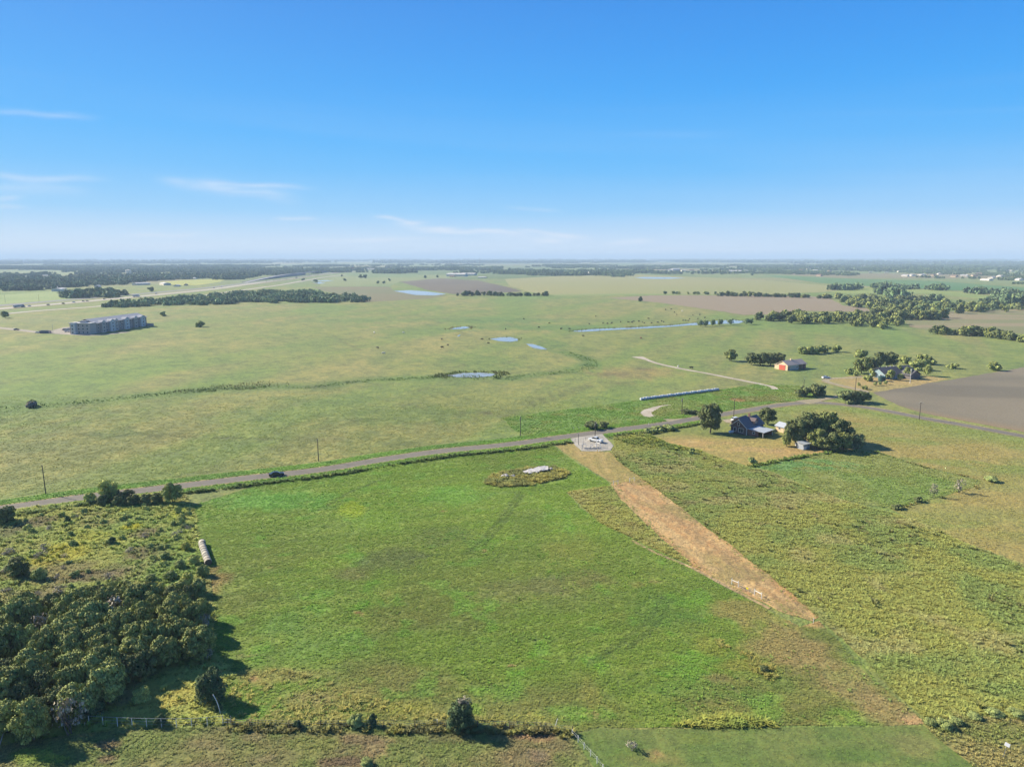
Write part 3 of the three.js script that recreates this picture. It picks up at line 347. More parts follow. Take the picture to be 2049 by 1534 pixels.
const clumpy = (f, s, a = 0.35, b = 0.6, lo = 0.08) => (x, z) => lo + (1 - lo) * step(a, b, fbm(x * f, z * f, s, 3));
const M_POLY = FIELDS.meadow.poly;
const hollow = G(1056, 955);                                   // the rubble heap is left out of the hay
const offHeap = (x, z) => Math.hypot((x - hollow[0]) / 13, (z - hollow[1]) / 8) > 1;
const bales0 = G(410, 1110);
const meadowDens = (x, z) => (offHeap(x, z) ? 1 : 0) * clumpy(0.9, 801, 0.28, 0.60, 0.22)(x, z) * (0.45 + 0.55 * step(0.3, 0.6, fbm(x * 0.05, z * 0.05, 803, 3)));
scatter('meadow_grass', 'cropped tufted grass of the near meadow', M_POLY, 22, 'short', 0.28, 0.72, (x, z) => meadow(x, z), meadowDens, 61);
scatter('meadow_weeds', 'taller weeds scattered over the near meadow', M_POLY, 0.8, 'mid', 0.3, 0.75, (x, z) => lerp3(meadow(x, z), refl(112, 168, 56), 0.4), (x, z) => offHeap(x, z) ? step(0.52, 0.72, fbm(x * 0.06, z * 0.06, 805, 4)) : 0, 62);
scatter('tall_grass', 'long yellowing grass of the uncut field', FIELDS.tall_grass_field.poly, 8, 'tall', 0.35, 0.85, tallGrass, clumpy(0.35, 811, 0.28, 0.55, 0.5), 63, 0.8);
scatter('tall_weeds', 'dark weeds standing in the uncut field', FIELDS.tall_grass_field.poly, 0.2, 'weed', 0.35, 0.9, (x, z) => lerp3(refl(116, 136, 70), refl(132, 128, 82), vn(x * 0.3, z * 0.3, 4)), clumpy(0.08, 813, 0.5, 0.66, 0.03), 64);
scatter('wedge_grass', 'long grass beside the straw strip', FIELDS.tall_grass_wedge.poly, 9, 'tall', 0.35, 0.8, FIELDS.tall_grass_wedge.colour, clumpy(0.4, 815, 0.3, 0.6, 0.3), 65, 0.8);
scatter('straw', 'cut straw lying on the mown strip', FIELDS.straw_strip.poly, 9, 'short', 0.2, 0.5, FIELDS.straw_strip.colour, clumpy(0.8, 817, 0.35, 0.6, 0.2), 66, 0.6);
scatter('strip_weeds', 'green weeds creeping into the straw strip', FIELDS.straw_strip.poly, 2.2, 'mid', 0.2, 0.6, tallGrass, (x, z) => 1 - step(0.3, 2.6, distLine(stripEdge, x, z) * (0.5 + vn(x * 0.4, z * 0.4, 5))), 166);
scatter('strip_grass', 'dry mown grass of the northern strip', FIELDS.mown_strip.poly, 3, 'short', 0.4, 0.8, FIELDS.mown_strip.colour, null, 67, 0.6);
scatter('paddock_grass', 'bright grass of the small paddock', FIELDS.paddock.poly, 4.5, 'mid', 0.3, 0.75, FIELDS.paddock.colour, clumpy(0.25, 819, 0.3, 0.6, 0.3), 68);
scatter('verge_grass', 'lush grass between road and pasture', FIELDS.green_verge.poly, 3.4, 'mid', 0.35, 0.85, FIELDS.green_verge.colour, clumpy(0.2, 821, 0.3, 0.6, 0.4), 69);
scatter('dry_grass', 'dry grass of the field east of the paddock', FIELDS.dry_field.poly.filter(p => p[0] < 330), 2, 'mid', 0.3, 0.65, FIELDS.dry_field.colour, clumpy(0.15, 823, 0.35, 0.62, 0.15), 70, 0.7);
const northVerge = band(roadWest, 8.6, 3.4), southVerge = band(roadWest, -3.2, -9);
scatter('roadside_grass', 'bright grass along the north side of the road', northVerge, 6, 'mid', 0.35, 0.8, flat(refl(142, 186, 72), refl(124, 172, 62), 0.12, 75), null, 71);
scatter('roadside_grass', 'bright grass along the south side of the road', southVerge, 6, 'mid', 0.3, 0.6, flat(refl(130, 180, 66), refl(112, 162, 62), 0.12, 77), null, 72);
scatter('roadside_weeds', 'dark weeds along the fence north of the road', band(roadWest, 9.6, 7.4), 2.6, 'weed', 0.45, 1.0, flat(refl(100, 128, 60), refl(120, 142, 70), 0.1, 79), clumpy(0.07, 825, 0.36, 0.5, 0.1), 73);
// the pasture beyond the road, thinning out with the size the tufts have
{ const near = Gs([[-120, 1000], [-120, 800], [420, 765], [1000, 750], [1270, 780], [1200, 810], [1010, 835], [1020, 862], [860, 890], [640, 922], [360, 960], [0, 996]]); scatter('pasture_grass', 'cropped grass of the pasture beyond the road', near, 4.2, 'mid', 0.28, 0.7, pasture, (x, z) => clumpy(0.45, 831, 0.32, 0.6, 0.1)(x, z) * (1 - 0.95 * step(-240, -400, z + 40 * (vn(x * 0.03, z * 0.03, 6) - 0.5))), 74, 0.5); }
for (const [k, l, w0, w1, d] of [['reedy', 'reeds round the creek pond', 1, 10, 0.8], ['twin', 'reeds round the wider linked pond', 0.5, 3, 0.22], ['small', 'dry reeds beside the small pond', 0.5, 6, 0.3], ['long', 'dark reeds along the long pond', 0.3, 4, 0.4]]) {
  const p = POND[k], b = bbox(p), ring = [[b[0] - w1 * 2, b[1] - w1], [b[2] + w1 * 2, b[1] - w1], [b[2] + w1 * 2, b[3] + w1], [b[0] - w1 * 2, b[3] + w1]];
  scatter('reeds', l, ring, d, 'reed', 0.4, 0.8, k === 'small' ? flat(refl(150, 136, 92), refl(120, 118, 76), 0.1, 3) : flat(refl(98, 124, 62), refl(126, 128, 76), 0.1, 3), (x, z) => { if (inside(p, x, z)) return 0; const e = distLine([...p, p[0]], x, z), front = inside(p, x, z - 5) || inside(p, x, z - 10) || inside(p, x, z - 16); return e < w1 * (0.3 + 1.0 * vn(x * 0.12, z * 0.12, 91)) ? (front ? 0.06 : 0.9) : 0; }, 80 + l.length);
}
scatter('creek_reeds', 'dark reeds standing in the creek bed', Gs([[300, 789], [420, 772], [500, 764], [578, 762], [586, 771], [480, 781], [360, 788]]), 0.8, 'reed', 0.2, 0.45, flat(refl(124, 120, 80), refl(104, 136, 66), 0.08, 5), clumpy(0.07, 833, 0.4, 0.55, 0.15), 90);
scatter('creek_grass', 'rank grass along the creek', band(CREEK, 5, -3.5), 0.5, 'weed', 0.25, 0.6, flat(refl(110, 148, 62), refl(92, 126, 56), 0.08, 5), clumpy(0.1, 835, 0.3, 0.55, 0.2), 91);
scatter('drain_grass', 'rank grass along the pasture drain', band(DRAIN, 5, -5), 0.35, 'weed', 0.25, 0.55, flat(refl(108, 148, 60), refl(94, 130, 56), 0.08, 5), clumpy(0.1, 837, 0.3, 0.55, 0.2), 92);

// ---- the overgrown lot and the strip along the near fence
const SCRUB = [[-160, 1042], [15, 1022], [152, 1004], [260, 992], [360, 982], [385, 1012], [400, 1090], [418, 1150], [424, 1230], [430, 1310], [470, 1350], [440, 1400], [455, 1448], [320, 1452], [200, 1462], [0, 1490], [-160, 1500]];
const scrubPatches = [patch(170, 1085, 80, 30, refl(176, 184, 76), 0.8), patch(120, 1110, 60, 30, refl(190, 188, 72), 0.8), patch(265, 1056, 30, 10, refl(196, 196, 40), 0.9), patch(245, 1022, 12, 6, refl(184, 184, 56), 0.8), patch(290, 1070, 30, 12, refl(128, 112, 92), 0.7), patch(290, 1105, 44, 18, refl(134, 116, 94), 0.75), patch(80, 1045, 40, 12, refl(126, 114, 90), 0.7), patch(30, 1060, 40, 22, refl(112, 110, 84), 0.7), patch(110, 1150, 120, 26, refl(140, 128, 88), 0.7), patch(200, 1150, 60, 20, refl(132, 118, 92), 0.7), patch(90, 1190, 50, 18, refl(146, 136, 96), 0.6), patch(350, 1150, 80, 60, refl(130, 164, 76), 0.85), patch(340, 1090, 40, 26, refl(128, 158, 70), 0.6), patch(375, 1090, 14, 16, refl(168, 180, 60), 0.8), patch(355, 1030, 14, 18, refl(170, 186, 64), 0.7), patch(320, 1400, 90, 36, refl(180, 176, 88), 0.85), patch(260, 1350, 60, 30, refl(130, 132, 90), 0.5), patch(250, 1400, 30, 20, refl(156, 140, 110), 0.5)];
const scrub = (x, z) => withPatches(lerp3(lerp3(refl(170, 180, 92), refl(146, 168, 82), step(0.4, 0.62, fbm(x * 0.1, z * 0.1, 901, 4))), refl(154, 148, 102), step(0.58, 0.74, fbm(x * 0.06 + 3, z * 0.06, 903, 3)) * 0.6), scrubPatches, x, z);
field('overgrown_lot', SCRUB, 0.03, 1.8, scrub, grassRough, 0.4);
scatter('lot_grass', 'tangled grass of the overgrown lot', FIELDS.overgrown_lot.poly, 7, 'tall', 0.4, 0.95, scrub, clumpy(0.3, 841, 0.3, 0.58, 0.3), 93, 0.75);
scatter('lot_weeds', 'tall brushy weeds of the overgrown lot', FIELDS.overgrown_lot.poly, 1.1, 'weed', 0.3, 0.9, (x, z) => lerp3(scrub(x, z), refl(142, 170, 82), 0.35), clumpy(0.12, 843, 0.36, 0.6, 0.12), 94);
const NEARLAWN = [[-160, 1500], [0, 1490], [200, 1464], [320, 1456], [455, 1454], [700, 1456], [960, 1452], [1060, 1455], [1145, 1470], [1205, 1560], [1300, 1900], [-500, 1900]];
const nearPatches = [patch(60, 1510, 60, 18, refl(134, 164, 62), 0.8), patch(100, 1520, 40, 10, refl(150, 178, 62), 0.7), patch(215, 1490, 30, 14, refl(140, 122, 92), 0.8), patch(220, 1520, 26, 12, refl(150, 130, 100), 0.7), patch(740, 1480, 60, 14, refl(150, 128, 100), 0.7), patch(750, 1500, 30, 20, refl(164, 140, 112), 0.6), patch(690, 1525, 60, 10, refl(128, 106, 88), 0.7), patch(500, 1475, 40, 16, refl(156, 142, 108), 0.5), patch(520, 1520, 40, 14, refl(142, 130, 104), 0.5), patch(1060, 1475, 50, 10, refl(164, 132, 100), 0.7), patch(1080, 1510, 30, 18, refl(150, 134, 112), 0.6), patch(900, 1475, 60, 12, refl(120, 112, 84), 0.5), patch(400, 1510, 120, 20, refl(136, 150, 76), 0.4), patch(620, 1490, 60, 16, refl(132, 150, 70), 0.5), patch(890, 1510, 80, 16, refl(126, 146, 74), 0.4)];
const nearLawn = (x, z) => withPatches(lerp3(lerp3(refl(124, 142, 74), refl(138, 140, 86), step(0.4, 0.62, fbm(x * 0.15, z * 0.15, 911, 4))), refl(146, 132, 100), step(0.52, 0.68, fbm(x * 0.09, z * 0.09, 913, 3)) * 0.6), nearPatches, x, z);
field('rough_lawn', NEARLAWN, 0.03, 1.2, nearLawn, grassRough, 0.3);
scatter('lawn_grass', 'coarse grass of the rough lawn', FIELDS.rough_lawn.poly.map(p => [p[0], Math.min(p[1], -70)]), 16, 'short', 0.35, 0.85, nearLawn, clumpy(0.7, 845, 0.3, 0.6, 0.15), 95);
const YARD = [[1145, 1470], [1200, 1458], [1380, 1459], [1500, 1456], [1700, 1455], [1850, 1452], [1880, 1480], [1960, 1540], [2200, 1900], [1300, 1900], [1205, 1560]];
const yardPatches = [patch(1320, 1520, 60, 14, refl(150, 150, 86), 0.7), patch(1310, 1510, 20, 8, refl(178, 146, 108), 0.6), patch(1700, 1510, 100, 16, refl(86, 128, 50), 0.6), patch(1250, 1500, 60, 30, refl(98, 136, 58), 0.5), patch(1840, 1490, 80, 26, refl(150, 152, 94), 0.6), patch(1900, 1470, 30, 8, refl(188, 166, 116), 0.5), patch(1400, 1480, 60, 10, refl(128, 148, 60), 0.5), patch(1560, 1500, 120, 20, refl(118, 140, 74), 0.5)];
const yard = (x, z) => { const s = 0.5 + 0.5 * Math.sin((z * 0.96 + x * 0.1) * 2.6 + fbm(x * 0.1, z * 0.1, 3, 2) * 3); return withPatches(lerp3(lerp3(refl(108, 138, 66), refl(120, 142, 74), step(0.4, 0.6, fbm(x * 0.1, z * 0.1, 921, 4))), refl(132, 146, 78), s * 0.25), yardPatches, x, z); };
field('mown_yard', YARD, 0.035, 1.2, yard, turfMat(0.1), 0.3);
scatter('yard_grass', 'short mown grass of the yard', FIELDS.mown_yard.poly.map(p => [p[0], Math.min(p[1], -70)]), 4, 'short', 0.3, 0.6, yard, null, 96, 0.6);
const CORNER = [[1846, 1434], [1960, 1432], [2060, 1440], [2200, 1500], [2200, 1900], [1960, 1545], [1880, 1482], [1852, 1452]];
field('rough_corner', CORNER, 0.032, 1.2, flat(refl(160, 158, 98), refl(140, 148, 84), 0.2, 99), grassRough, 0.3);
scatter('corner_grass', 'rough grass beside the yard corner', FIELDS.rough_corner.poly.map(p => [p[0], Math.min(p[1], -70)]), 9, 'mid', 0.3, 0.7, flat(refl(164, 158, 100), refl(136, 148, 80), 0.2, 99), clumpy(0.4, 847, 0.3, 0.6, 0.3), 97);
// the weedy fence line at the foot of the meadow
const FENCE = smoothLine(Gs([[455, 1452], [560, 1456], [700, 1456], [820, 1456], [920, 1456], [1020, 1458], [1090, 1460], [1145, 1468]]), 60);
scatter('fence_weeds', 'tall weeds grown into the wire fence', band(FENCE, 1.4, -0.9), 4, 'weed', 0.3, 0.85, (x, z) => lerp3(refl(152, 156, 80), refl(120, 118, 78), vn(x * 0.4, z * 0.4, 8)), clumpy(0.14, 849, 0.36, 0.56, 0.14), 98);
scatter('fence_grass', 'yellow grass along the foot of the meadow', Gs([[460, 1352], [540, 1336], [620, 1350], [700, 1382], [820, 1414], [880, 1432], [1000, 1440], [1090, 1446], [1140, 1456], [1145, 1464], [920, 1457], [700, 1455], [458, 1450]]), 4.5, 'tall', 0.25, 0.7, (x, z) => lerp3(refl(176, 172, 92), refl(150, 152, 84), vn(x * 0.3, z * 0.3, 8)), clumpy(0.18, 851, 0.38, 0.6, 0.12), 99);
scatter('edge_grass', 'long yellow grass at the yard edge', Gs([[1335, 1452], [1400, 1440], [1440, 1430], [1500, 1432], [1545, 1446], [1560, 1455], [1450, 1456]]), 8, 'tall', 0.45, 1.0, flat(refl(158, 166, 76), refl(132, 152, 68), 0.3, 5), null, 100);
scatter('island_grass', 'long dry grass in the middle of the meadow', Gs([[1430, 1270], [1470, 1290], [1530, 1325], [1562, 1345], [1545, 1365], [1490, 1340], [1440, 1305]]), 2.4, 'tall', 0.4, 0.9, flat(refl(174, 164, 84), refl(150, 150, 76), 0.3, 5), clumpy(0.3, 853, 0.35, 0.55, 0.1), 101);
scatter('paddock_edge_weeds', 'weeds along the paddock fence', band(smoothLine(Gs([[1500, 934], [1560, 923], [1640, 908], [1720, 903], [1760, 906]]), 40), 1.2, -1.2), 2.2, 'weed', 0.4, 0.95, flat(refl(116, 142, 66), refl(136, 160, 78), 0.2, 7), clumpy(0.15, 855, 0.3, 0.5, 0.3), 102);
scatter('paddock_edge_weeds', 'weeds along the far paddock fence', band(smoothLine(Gs([[1760, 907], [1860, 937], [1965, 963], [1880, 996], [1785, 1019]]), 40), 0.9, -0.9), 1.6, 'weed', 0.25, 0.7, flat(refl(132, 144, 74), refl(160, 152, 90), 0.2, 7), clumpy(0.12, 857, 0.42, 0.6, 0.06), 103);
scatter('thicket_weeds', 'dark weeds between gravel pad and lawn', Gs([[1228, 874], [1290, 864], [1345, 856], [1352, 862], [1300, 870], [1330, 886], [1420, 908], [1330, 900], [1250, 888]]), 2.6, 'weed', 0.4, 1.0, flat(refl(130, 150, 68), refl(160, 168, 76), 0.15, 7), clumpy(0.12, 859, 0.35, 0.55, 0.15), 104);
scatter('heap_weeds', 'rank weeds round the rubble heap', Gs([[968, 968], [985, 950], [1040, 938], [1110, 934], [1140, 944], [1130, 956], [1060, 972], [1000, 975]]), 4.5, 'tall', 0.6, 1.2, flat(refl(160, 158, 76), refl(124, 132, 68), 0.3, 9), clumpy(0.3, 861, 0.3, 0.5, 0.35), 105);

// ---------------------------------------------------------------- trees and bushes: tapered trunk, limbs, and a crown of leaf sprays in uneven clumps
const barkMat = mat([0.10, 0.085, 0.07], 1), paleBark = mat([0.25, 0.22, 0.19], 1);
// leaf reflectances of the kinds that grow here
const LEAF = { oak: [0.098, 0.110, 0.029], dark: [0.060, 0.072, 0.023], elm: [0.118, 0.136, 0.038], mesquite: [0.19, 0.205, 0.055], yellow: [0.17, 0.17, 0.035], brush: [0.125, 0.148, 0.045], juniper: [0.034, 0.055, 0.020], grey: [0.13, 0.115, 0.085], far: [0.055, 0.08, 0.032], willow: [0.085, 0.115, 0.05] };
const leafMats = {}; for (const k in LEAF) leafMats[k] = new THREE.MeshStandardMaterial({ color: col(LEAF[k].map(v => v * 2.15)), roughness: 0.9, vertexColors: true, side: THREE.DoubleSide });
// crown in a unit box: half width 1, from y 0 to 1 (scaled by the caller's w and h)
function crown(seed, leaves, lobes, size, o = {}) {
  const q = rng(seed), L = [], bottom = o.bottom ?? 0.18, flatTop = o.flat ?? 1;
  for (let i = 0; i < lobes; i++) { const a = q() * 6.283, t = Math.pow(q(), 0.6), u = i / lobes, y = bottom + (1 - bottom) * (0.12 + 0.76 * u), reach = (o.profile ? o.profile((y - bottom) / (1 - bottom)) : Math.sin(Math.PI * clamp(0.16 + 0.74 * (y - bottom) / (1 - bottom)))) * 0.74; L.push([Math.cos(a) * reach * t, y, Math.sin(a) * reach * t, (o.lobe ?? 0.34) * (0.65 + 0.6 * q()), 0.8 + 0.4 * q()]); }
  const P = [], N = [], C = [];
  const v = new THREE.Vector3(), n = new THREE.Vector3(), t1 = new THREE.Vector3(), t2 = new THREE.Vector3();
  const total = L.reduce((s, l) => s + l[3] * l[3], 0);
  for (const l of L) {
    const m = Math.round(leaves * l[3] * l[3] / total);
    for (let i = 0; i < m; i++) {
      const z = 2 * q() - 1, a = q() * 6.283, s = Math.sqrt(1 - z * z); v.set(s * Math.cos(a), z, s * Math.sin(a));
      if (v.y < -0.35 && q() < 0.55) { v.y = -v.y; }
      const r = l[3] * (0.62 + 0.46 * Math.sqrt(q())) * (o.loose ? 0.6 + 0.7 * q() : 1);
      const x = l[0] + v.x * r, y = l[1] + v.y * r * 0.46 * flatTop, zz = l[2] + v.z * r;
      if (y < (o.floor ?? 0.04)) continue;
      n.copy(v).add(t1.set(q() - 0.5, q() - 0.2, q() - 0.5).multiplyScalar(1.5)).normalize();
      t1.set(q() - 0.5, q() - 0.5, q() - 0.5).cross(n).normalize(); t2.copy(n).cross(t1);
      const w = size * (0.6 + 0.8 * q()), h = w * (0.9 + 0.7 * q()), b = w * 0.35, k = l[4] * (0.62 + 0.76 * q()), hue = (q() - 0.5) * 0.2, sy = o.aspect ?? 1;
      const at = (i1, i2, i3) => { P.push(x + t1.x * i1 + t2.x * i2 + n.x * i3, (y + (t1.y * i1 + t2.y * i2 + n.y * i3) * sy), zz + t1.z * i1 + t2.z * i2 + n.z * i3); const f = o.soft ?? 0.72, e = 1 - f; N.push(n.x * f + v.x * e, n.y * f + v.y * e + 0.14, n.z * f + v.z * e); C.push(k * (1 + hue), k, k * (1 - hue)); };
      at(-w, 0, -b); at(0, -h, 0); at(w, 0, -b); at(-w, 0, -b); at(w, 0, -b); at(0, h, 0);
    }
  }
  const g = new THREE.BufferGeometry(); g.setAttribute('position', new THREE.Float32BufferAttribute(P, 3)); g.setAttribute('normal', new THREE.Float32BufferAttribute(N, 3)); g.setAttribute('color', new THREE.Float32BufferAttribute(C, 3));
  g.normalizeNormals();
  g.userData = { lobes: L }; return g;
}
function limbs(seed, lobes, o = {}) { // trunk and limbs in the same unit box
  const q = rng(seed), out = [], r = o.r ?? 0.055, fork = o.fork ?? 0.25, lean = [(q() - 0.5) * 0.15, (q() - 0.5) * 0.15];
  const stems = o.stems ?? 1;
  for (let s = 0; s < stems; s++) { const bx = stems > 1 ? (q() - 0.5) * 0.5 : 0, bz = stems > 1 ? (q() - 0.5) * 0.5 : 0; out.push(rod([bx * 0.5, -0.02, bz * 0.5], [lean[0] + bx, fork, lean[1] + bz], r, r * 0.75, 7)); out.push(rod([lean[0] + bx, fork, lean[1] + bz], [lean[0] * 2 + bx, fork + 0.3, lean[1] * 2 + bz], r * 0.75, r * 0.4, 6)); }
  for (let i = 0; i < lobes.length; i += Math.max(1, Math.floor(lobes.length / 9))) { const l = lobes[i]; out.push(rod([lean[0], fork * (0.8 + 0.5 * q()), lean[1]], [l[0] * 0.9, l[1], l[2] * 0.9], r * 0.42, r * 0.14, 5)); }
  return mergeGeometries(out.map(g => g.toNonIndexed()));
}
const KIND = {};
function kind(k, seed, leaves, lobes, size, n, o = {}) { KIND[k] = []; for (let i = 0; i < n; i++) { const c = crown(seed + i * 31, leaves, lobes, size, o); KIND[k].push({ crown: c, trunk: limbs(seed + i * 31 + 7, c.userData.lobes, o) }); } }
kind('oak', 1100, 7200, 90, 0.032, 6, { bottom: 0.12, lobe: 0.20 });
kind('feather', 1200, 6200, 66, 0.028, 4, { bottom: 0.06, loose: true, lobe: 0.24, soft: 0.4 });
kind('shrub', 1300, 4000, 40, 0.042, 5, { soft: 0.5, bottom: 0.02, floor: 0.0, lobe: 0.32, r: 0.03, fork: 0.12, stems: 3 });
kind('juniper', 1400, 9000, 80, 0.028, 3, { bottom: 0.02, floor: 0.0, lobe: 0.25, profile: t => 1.05 - 0.55 * t * t, r: 0.05, fork: 0.2 });
kind('mid', 1500, 1900, 40, 0.058, 5, { bottom: 0.12, lobe: 0.27 });
kind('lowbush', 1350, 900, 22, 0.075, 5, { bottom: 0.0, floor: 0.0, lobe: 0.32, r: 0.03, fork: 0.12, stems: 3, soft: 0.45, loose: true });
kind('wood', 1550, 950, 30, 0.085, 6, { bottom: 0.06, lobe: 0.27 });
kind('midloose', 1600, 1300, 16, 0.062, 2, { bottom: 0.2, loose: true, lobe: 0.4 });
kind('midbush', 1700, 1100, 14, 0.085, 3, { bottom: 0.0, floor: 0.0, lobe: 0.42, stems: 2, r: 0.03, fork: 0.1 });
kind('far', 1800, 520, 14, 0.11, 5, { bottom: 0.04, lobe: 0.36, r: 0.045, fork: 0.3 });
kind('bare', 1900, 260, 10, 0.05, 2, { bottom: 0.2, loose: true, r: 0.04, stems: 3 });
const treeRng = rng(4242);
function tree(name, label, category, px, py, h, w, k, leaf, group, trunkMat = barkMat) {
  const [x, z] = G(px, py), v = KIND[k][Math.floor(treeRng() * KIND[k].length)];
  const t = thing(name, label, category, x, 0, z, treeRng() * 6.283, group);
  t.scale.set(w * (0.93 + 0.14 * treeRng()), h, w * (0.93 + 0.14 * treeRng()));
  const c = shade(new THREE.Mesh(v.crown, leafMats[leaf])), s = shade(new THREE.Mesh(v.trunk, trunkMat)); c.name = 'crown'; s.name = 'trunk'; t.add(c, s); return t;
}
// -- the thicket in the corner of the overgrown lot (height, half width in metres)
{ const p = Gs([[-80, 1262], [0, 1238], [110, 1222], [220, 1202], [330, 1188], [398, 1196], [416, 1290], [402, 1326], [335, 1352], [262, 1384], [216, 1428], [150, 1476], [60, 1498], [-80, 1508]]), b = bbox(p), q = rng(9091), put = []; let guard = 0;
  const kinds = [['oak', 'oak', 'dense olive green tree in the thicket behind the wire fence', 1], ['oak', 'elm', 'light green broad tree among the thicket crowns', 1], ['feather', 'mesquite', 'feathery pale green tree at the sunny side of the thicket', 0.82], ['feather', 'elm', 'loose crowned green tree inside the thicket', 0.92], ['oak', 'dark', 'dark green low tree in the shade of the thicket', 0.8], ['bare', 'grey', 'half dead grey tree poking from the thicket', 0.85]];
  while (put.length < 82 && guard++ < 9000) { const x = rr(b[0], b[2], q), z = rr(b[1], b[3], q); if (!inside(p, x, z) || put.some(t => Math.hypot(t[0] - x, t[1] - z) < 2.9)) continue; put.push([x, z]);
    const far = step(-150, -122, z), n = fbm(x * 0.09, z * 0.09, 95, 2), r = q(); let k = far < 0.5 ? (n < 0.45 ? 2 : n < 0.55 ? 3 : 1) : (n < 0.42 ? 0 : n < 0.52 ? 1 : r < 0.5 ? 0 : 4); if (r > 0.95) k = 5; if (r < 0.12) k = 3;
    const [kd, leaf, label, s] = kinds[k], v = KIND[kd][Math.floor(q() * KIND[kd].length)], h = (3.0 + 3.5 * far + 1.6 * (q() - 0.5)) * s, w = h * rr(0.42, 0.66, q), t = thing('thicket_tree', label, 'tree', x, 0, z, q() * 6.283, label + 's'); t.scale.set(w, h, w * rr(0.85, 1.15, q)); t.rotation.x = (q() - 0.5) * 0.16; t.rotation.z = (q() - 0.5) * 0.16; const c = shade(new THREE.Mesh(v.crown, leafMats[leaf])), m = shade(new THREE.Mesh(v.trunk, barkMat)); c.name = 'crown'; m.name = 'trunk'; t.add(c, m); } }
{ const p = Gs([[-60, 1050], [60, 1030], [340, 1000], [385, 1015], [402, 1100], [412, 1185], [330, 1186], [200, 1205], [-60, 1240]]), b = bbox(p), q = rng(771); let made = 0; const look = { brush: 'leafy green bush scattered through the overgrown lot', mesquite: 'pale feathery low bush scattered through the overgrown lot', grey: 'brown twiggy low bush scattered through the overgrown lot' }; while (made < 84) { const x = rr(b[0], b[2], q), z = rr(b[1], b[3], q); if (!inside(p, x, z)) continue; made++; const n = fbm(x * 0.07, z * 0.07, 97, 3), g0 = G(300, 1150), wet = Math.hypot((x - g0[0]) / 18, (z - g0[1]) / 22) < 1, f = wet ? (n < 0.5 ? 'mesquite' : 'brush') : n < 0.48 ? 'mesquite' : n < 0.58 ? 'brush' : 'grey', kd = f === 'grey' ? 'bare' : 'lowbush', v = KIND[kd][Math.floor(q() * KIND[kd].length)], h = rr(0.7, 1.7, q), w = h * rr(0.6, 1.0, q), t = thing('lot_bush', look[f], 'shrub', x, -0.05, z, q() * 6.283, look[f].replace('bush', 'bushes')); t.scale.set(w, h, w); const c = shade(new THREE.Mesh(v.crown, leafMats[f])), m = shade(new THREE.Mesh(v.trunk, barkMat)); c.name = 'crown'; m.name = 'trunk'; t.add(c, m); } }
const SHRUBS = [[38, 1150, 4.2, 2.6, 'dark'], [78, 1160, 2.8, 1.8, 'brush'], [12, 1045, 4.6, 2.8, 'dark'], [225, 1088, 1.9, 1.0, 'juniper'], [135, 1046, 1.8, 0.9, 'juniper'], [230, 1404, 2.4, 1.6, 'dark'], [185, 1432, 3.0, 2.0, 'juniper'], [405, 1152, 2.6, 1.5, 'brush'], [388, 1128, 2.2, 1.6, 'mesquite'], [360, 1136, 2.0, 1.4, 'brush'], [398, 1190, 3.4, 1.9, 'brush'], [372, 1100, 1.9, 1.2, 'yellow'], [362, 1050, 2.2, 1.2, 'mesquite'], [356, 1028, 2.4, 1.2, 'mesquite'], [340, 1160, 2.2, 1.6, 'brush'], [300, 1165, 1.8, 1.4, 'brush'], [330, 1118, 1.7, 1.3, 'brush'], [250, 1190, 1.8, 1.4, 'mesquite'], [60, 1210, 2.2, 1.6, 'mesquite'], [375, 1168, 2.6, 1.6, 'mesquite'], [408, 1285, 3.0, 1.7, 'brush'], [415, 1320, 2.2, 1.3, 'grey'], [285, 1405, 2.6, 1.5, 'mesquite'], [262, 1105, 1.5, 1.3, 'grey'], [100, 1060, 1.4, 1.3, 'grey'], [290, 1075, 1.3, 1.2, 'grey'], [215, 1160, 1.6, 1.5, 'grey'], [120, 1185, 1.6, 1.6, 'grey'], [350, 1075, 1.6, 1.2, 'grey']];
SHRUBS.forEach(s => tree('lot_shrub', { dark: 'dark rounded bush standing in the overgrown lot', brush: 'green brushy shrub at the edge of the overgrown lot', juniper: 'small dark conical evergreen bush in the overgrown lot', mesquite: 'pale feathery shrub in the overgrown lot', yellow: 'yellow flowering shrub by the edge of the meadow', grey: 'grey brown leafless brush in the overgrown lot' }[s[4]], 'shrub', s[0], s[1], s[2], s[3], s[4] === 'grey' ? 'bare' : 'shrub', s[4], 'shrubs of the overgrown lot, ' + s[4] + ' kind'));
// -- along the road
tree('roadside_tree', 'open crowned feathery tree between overgrown lot and road', 'tree', 217, 1003, 6.6, 3.2, 'feather', 'mesquite');
tree('roadside_tree', 'round leafy tree at the meadow corner beside the road', 'tree', 345, 1006, 6.2, 3.2, 'oak', 'elm');
tree('roadside_bush', 'low yellow green bush at the west end of the roadside thicket', 'shrub', 180, 1006, 3.2, 1.9, 'shrub', 'mesquite');
for (const [x, y, h, w] of [[205, 1010, 3.0, 2.0], [240, 1011, 3.2, 2.3], [268, 1010, 3.0, 2.2], [292, 1008, 3.0, 2.2], [315, 1007, 3.2, 2.0], [228, 1000, 3.2, 2.2], [255, 999, 3, 2.4]]) tree('roadside_bush', 'dark blue green bush in the row between two roadside trees', 'shrub', x, y, h, w, 'shrub', 'dark', 'dark bushes of the roadside row');
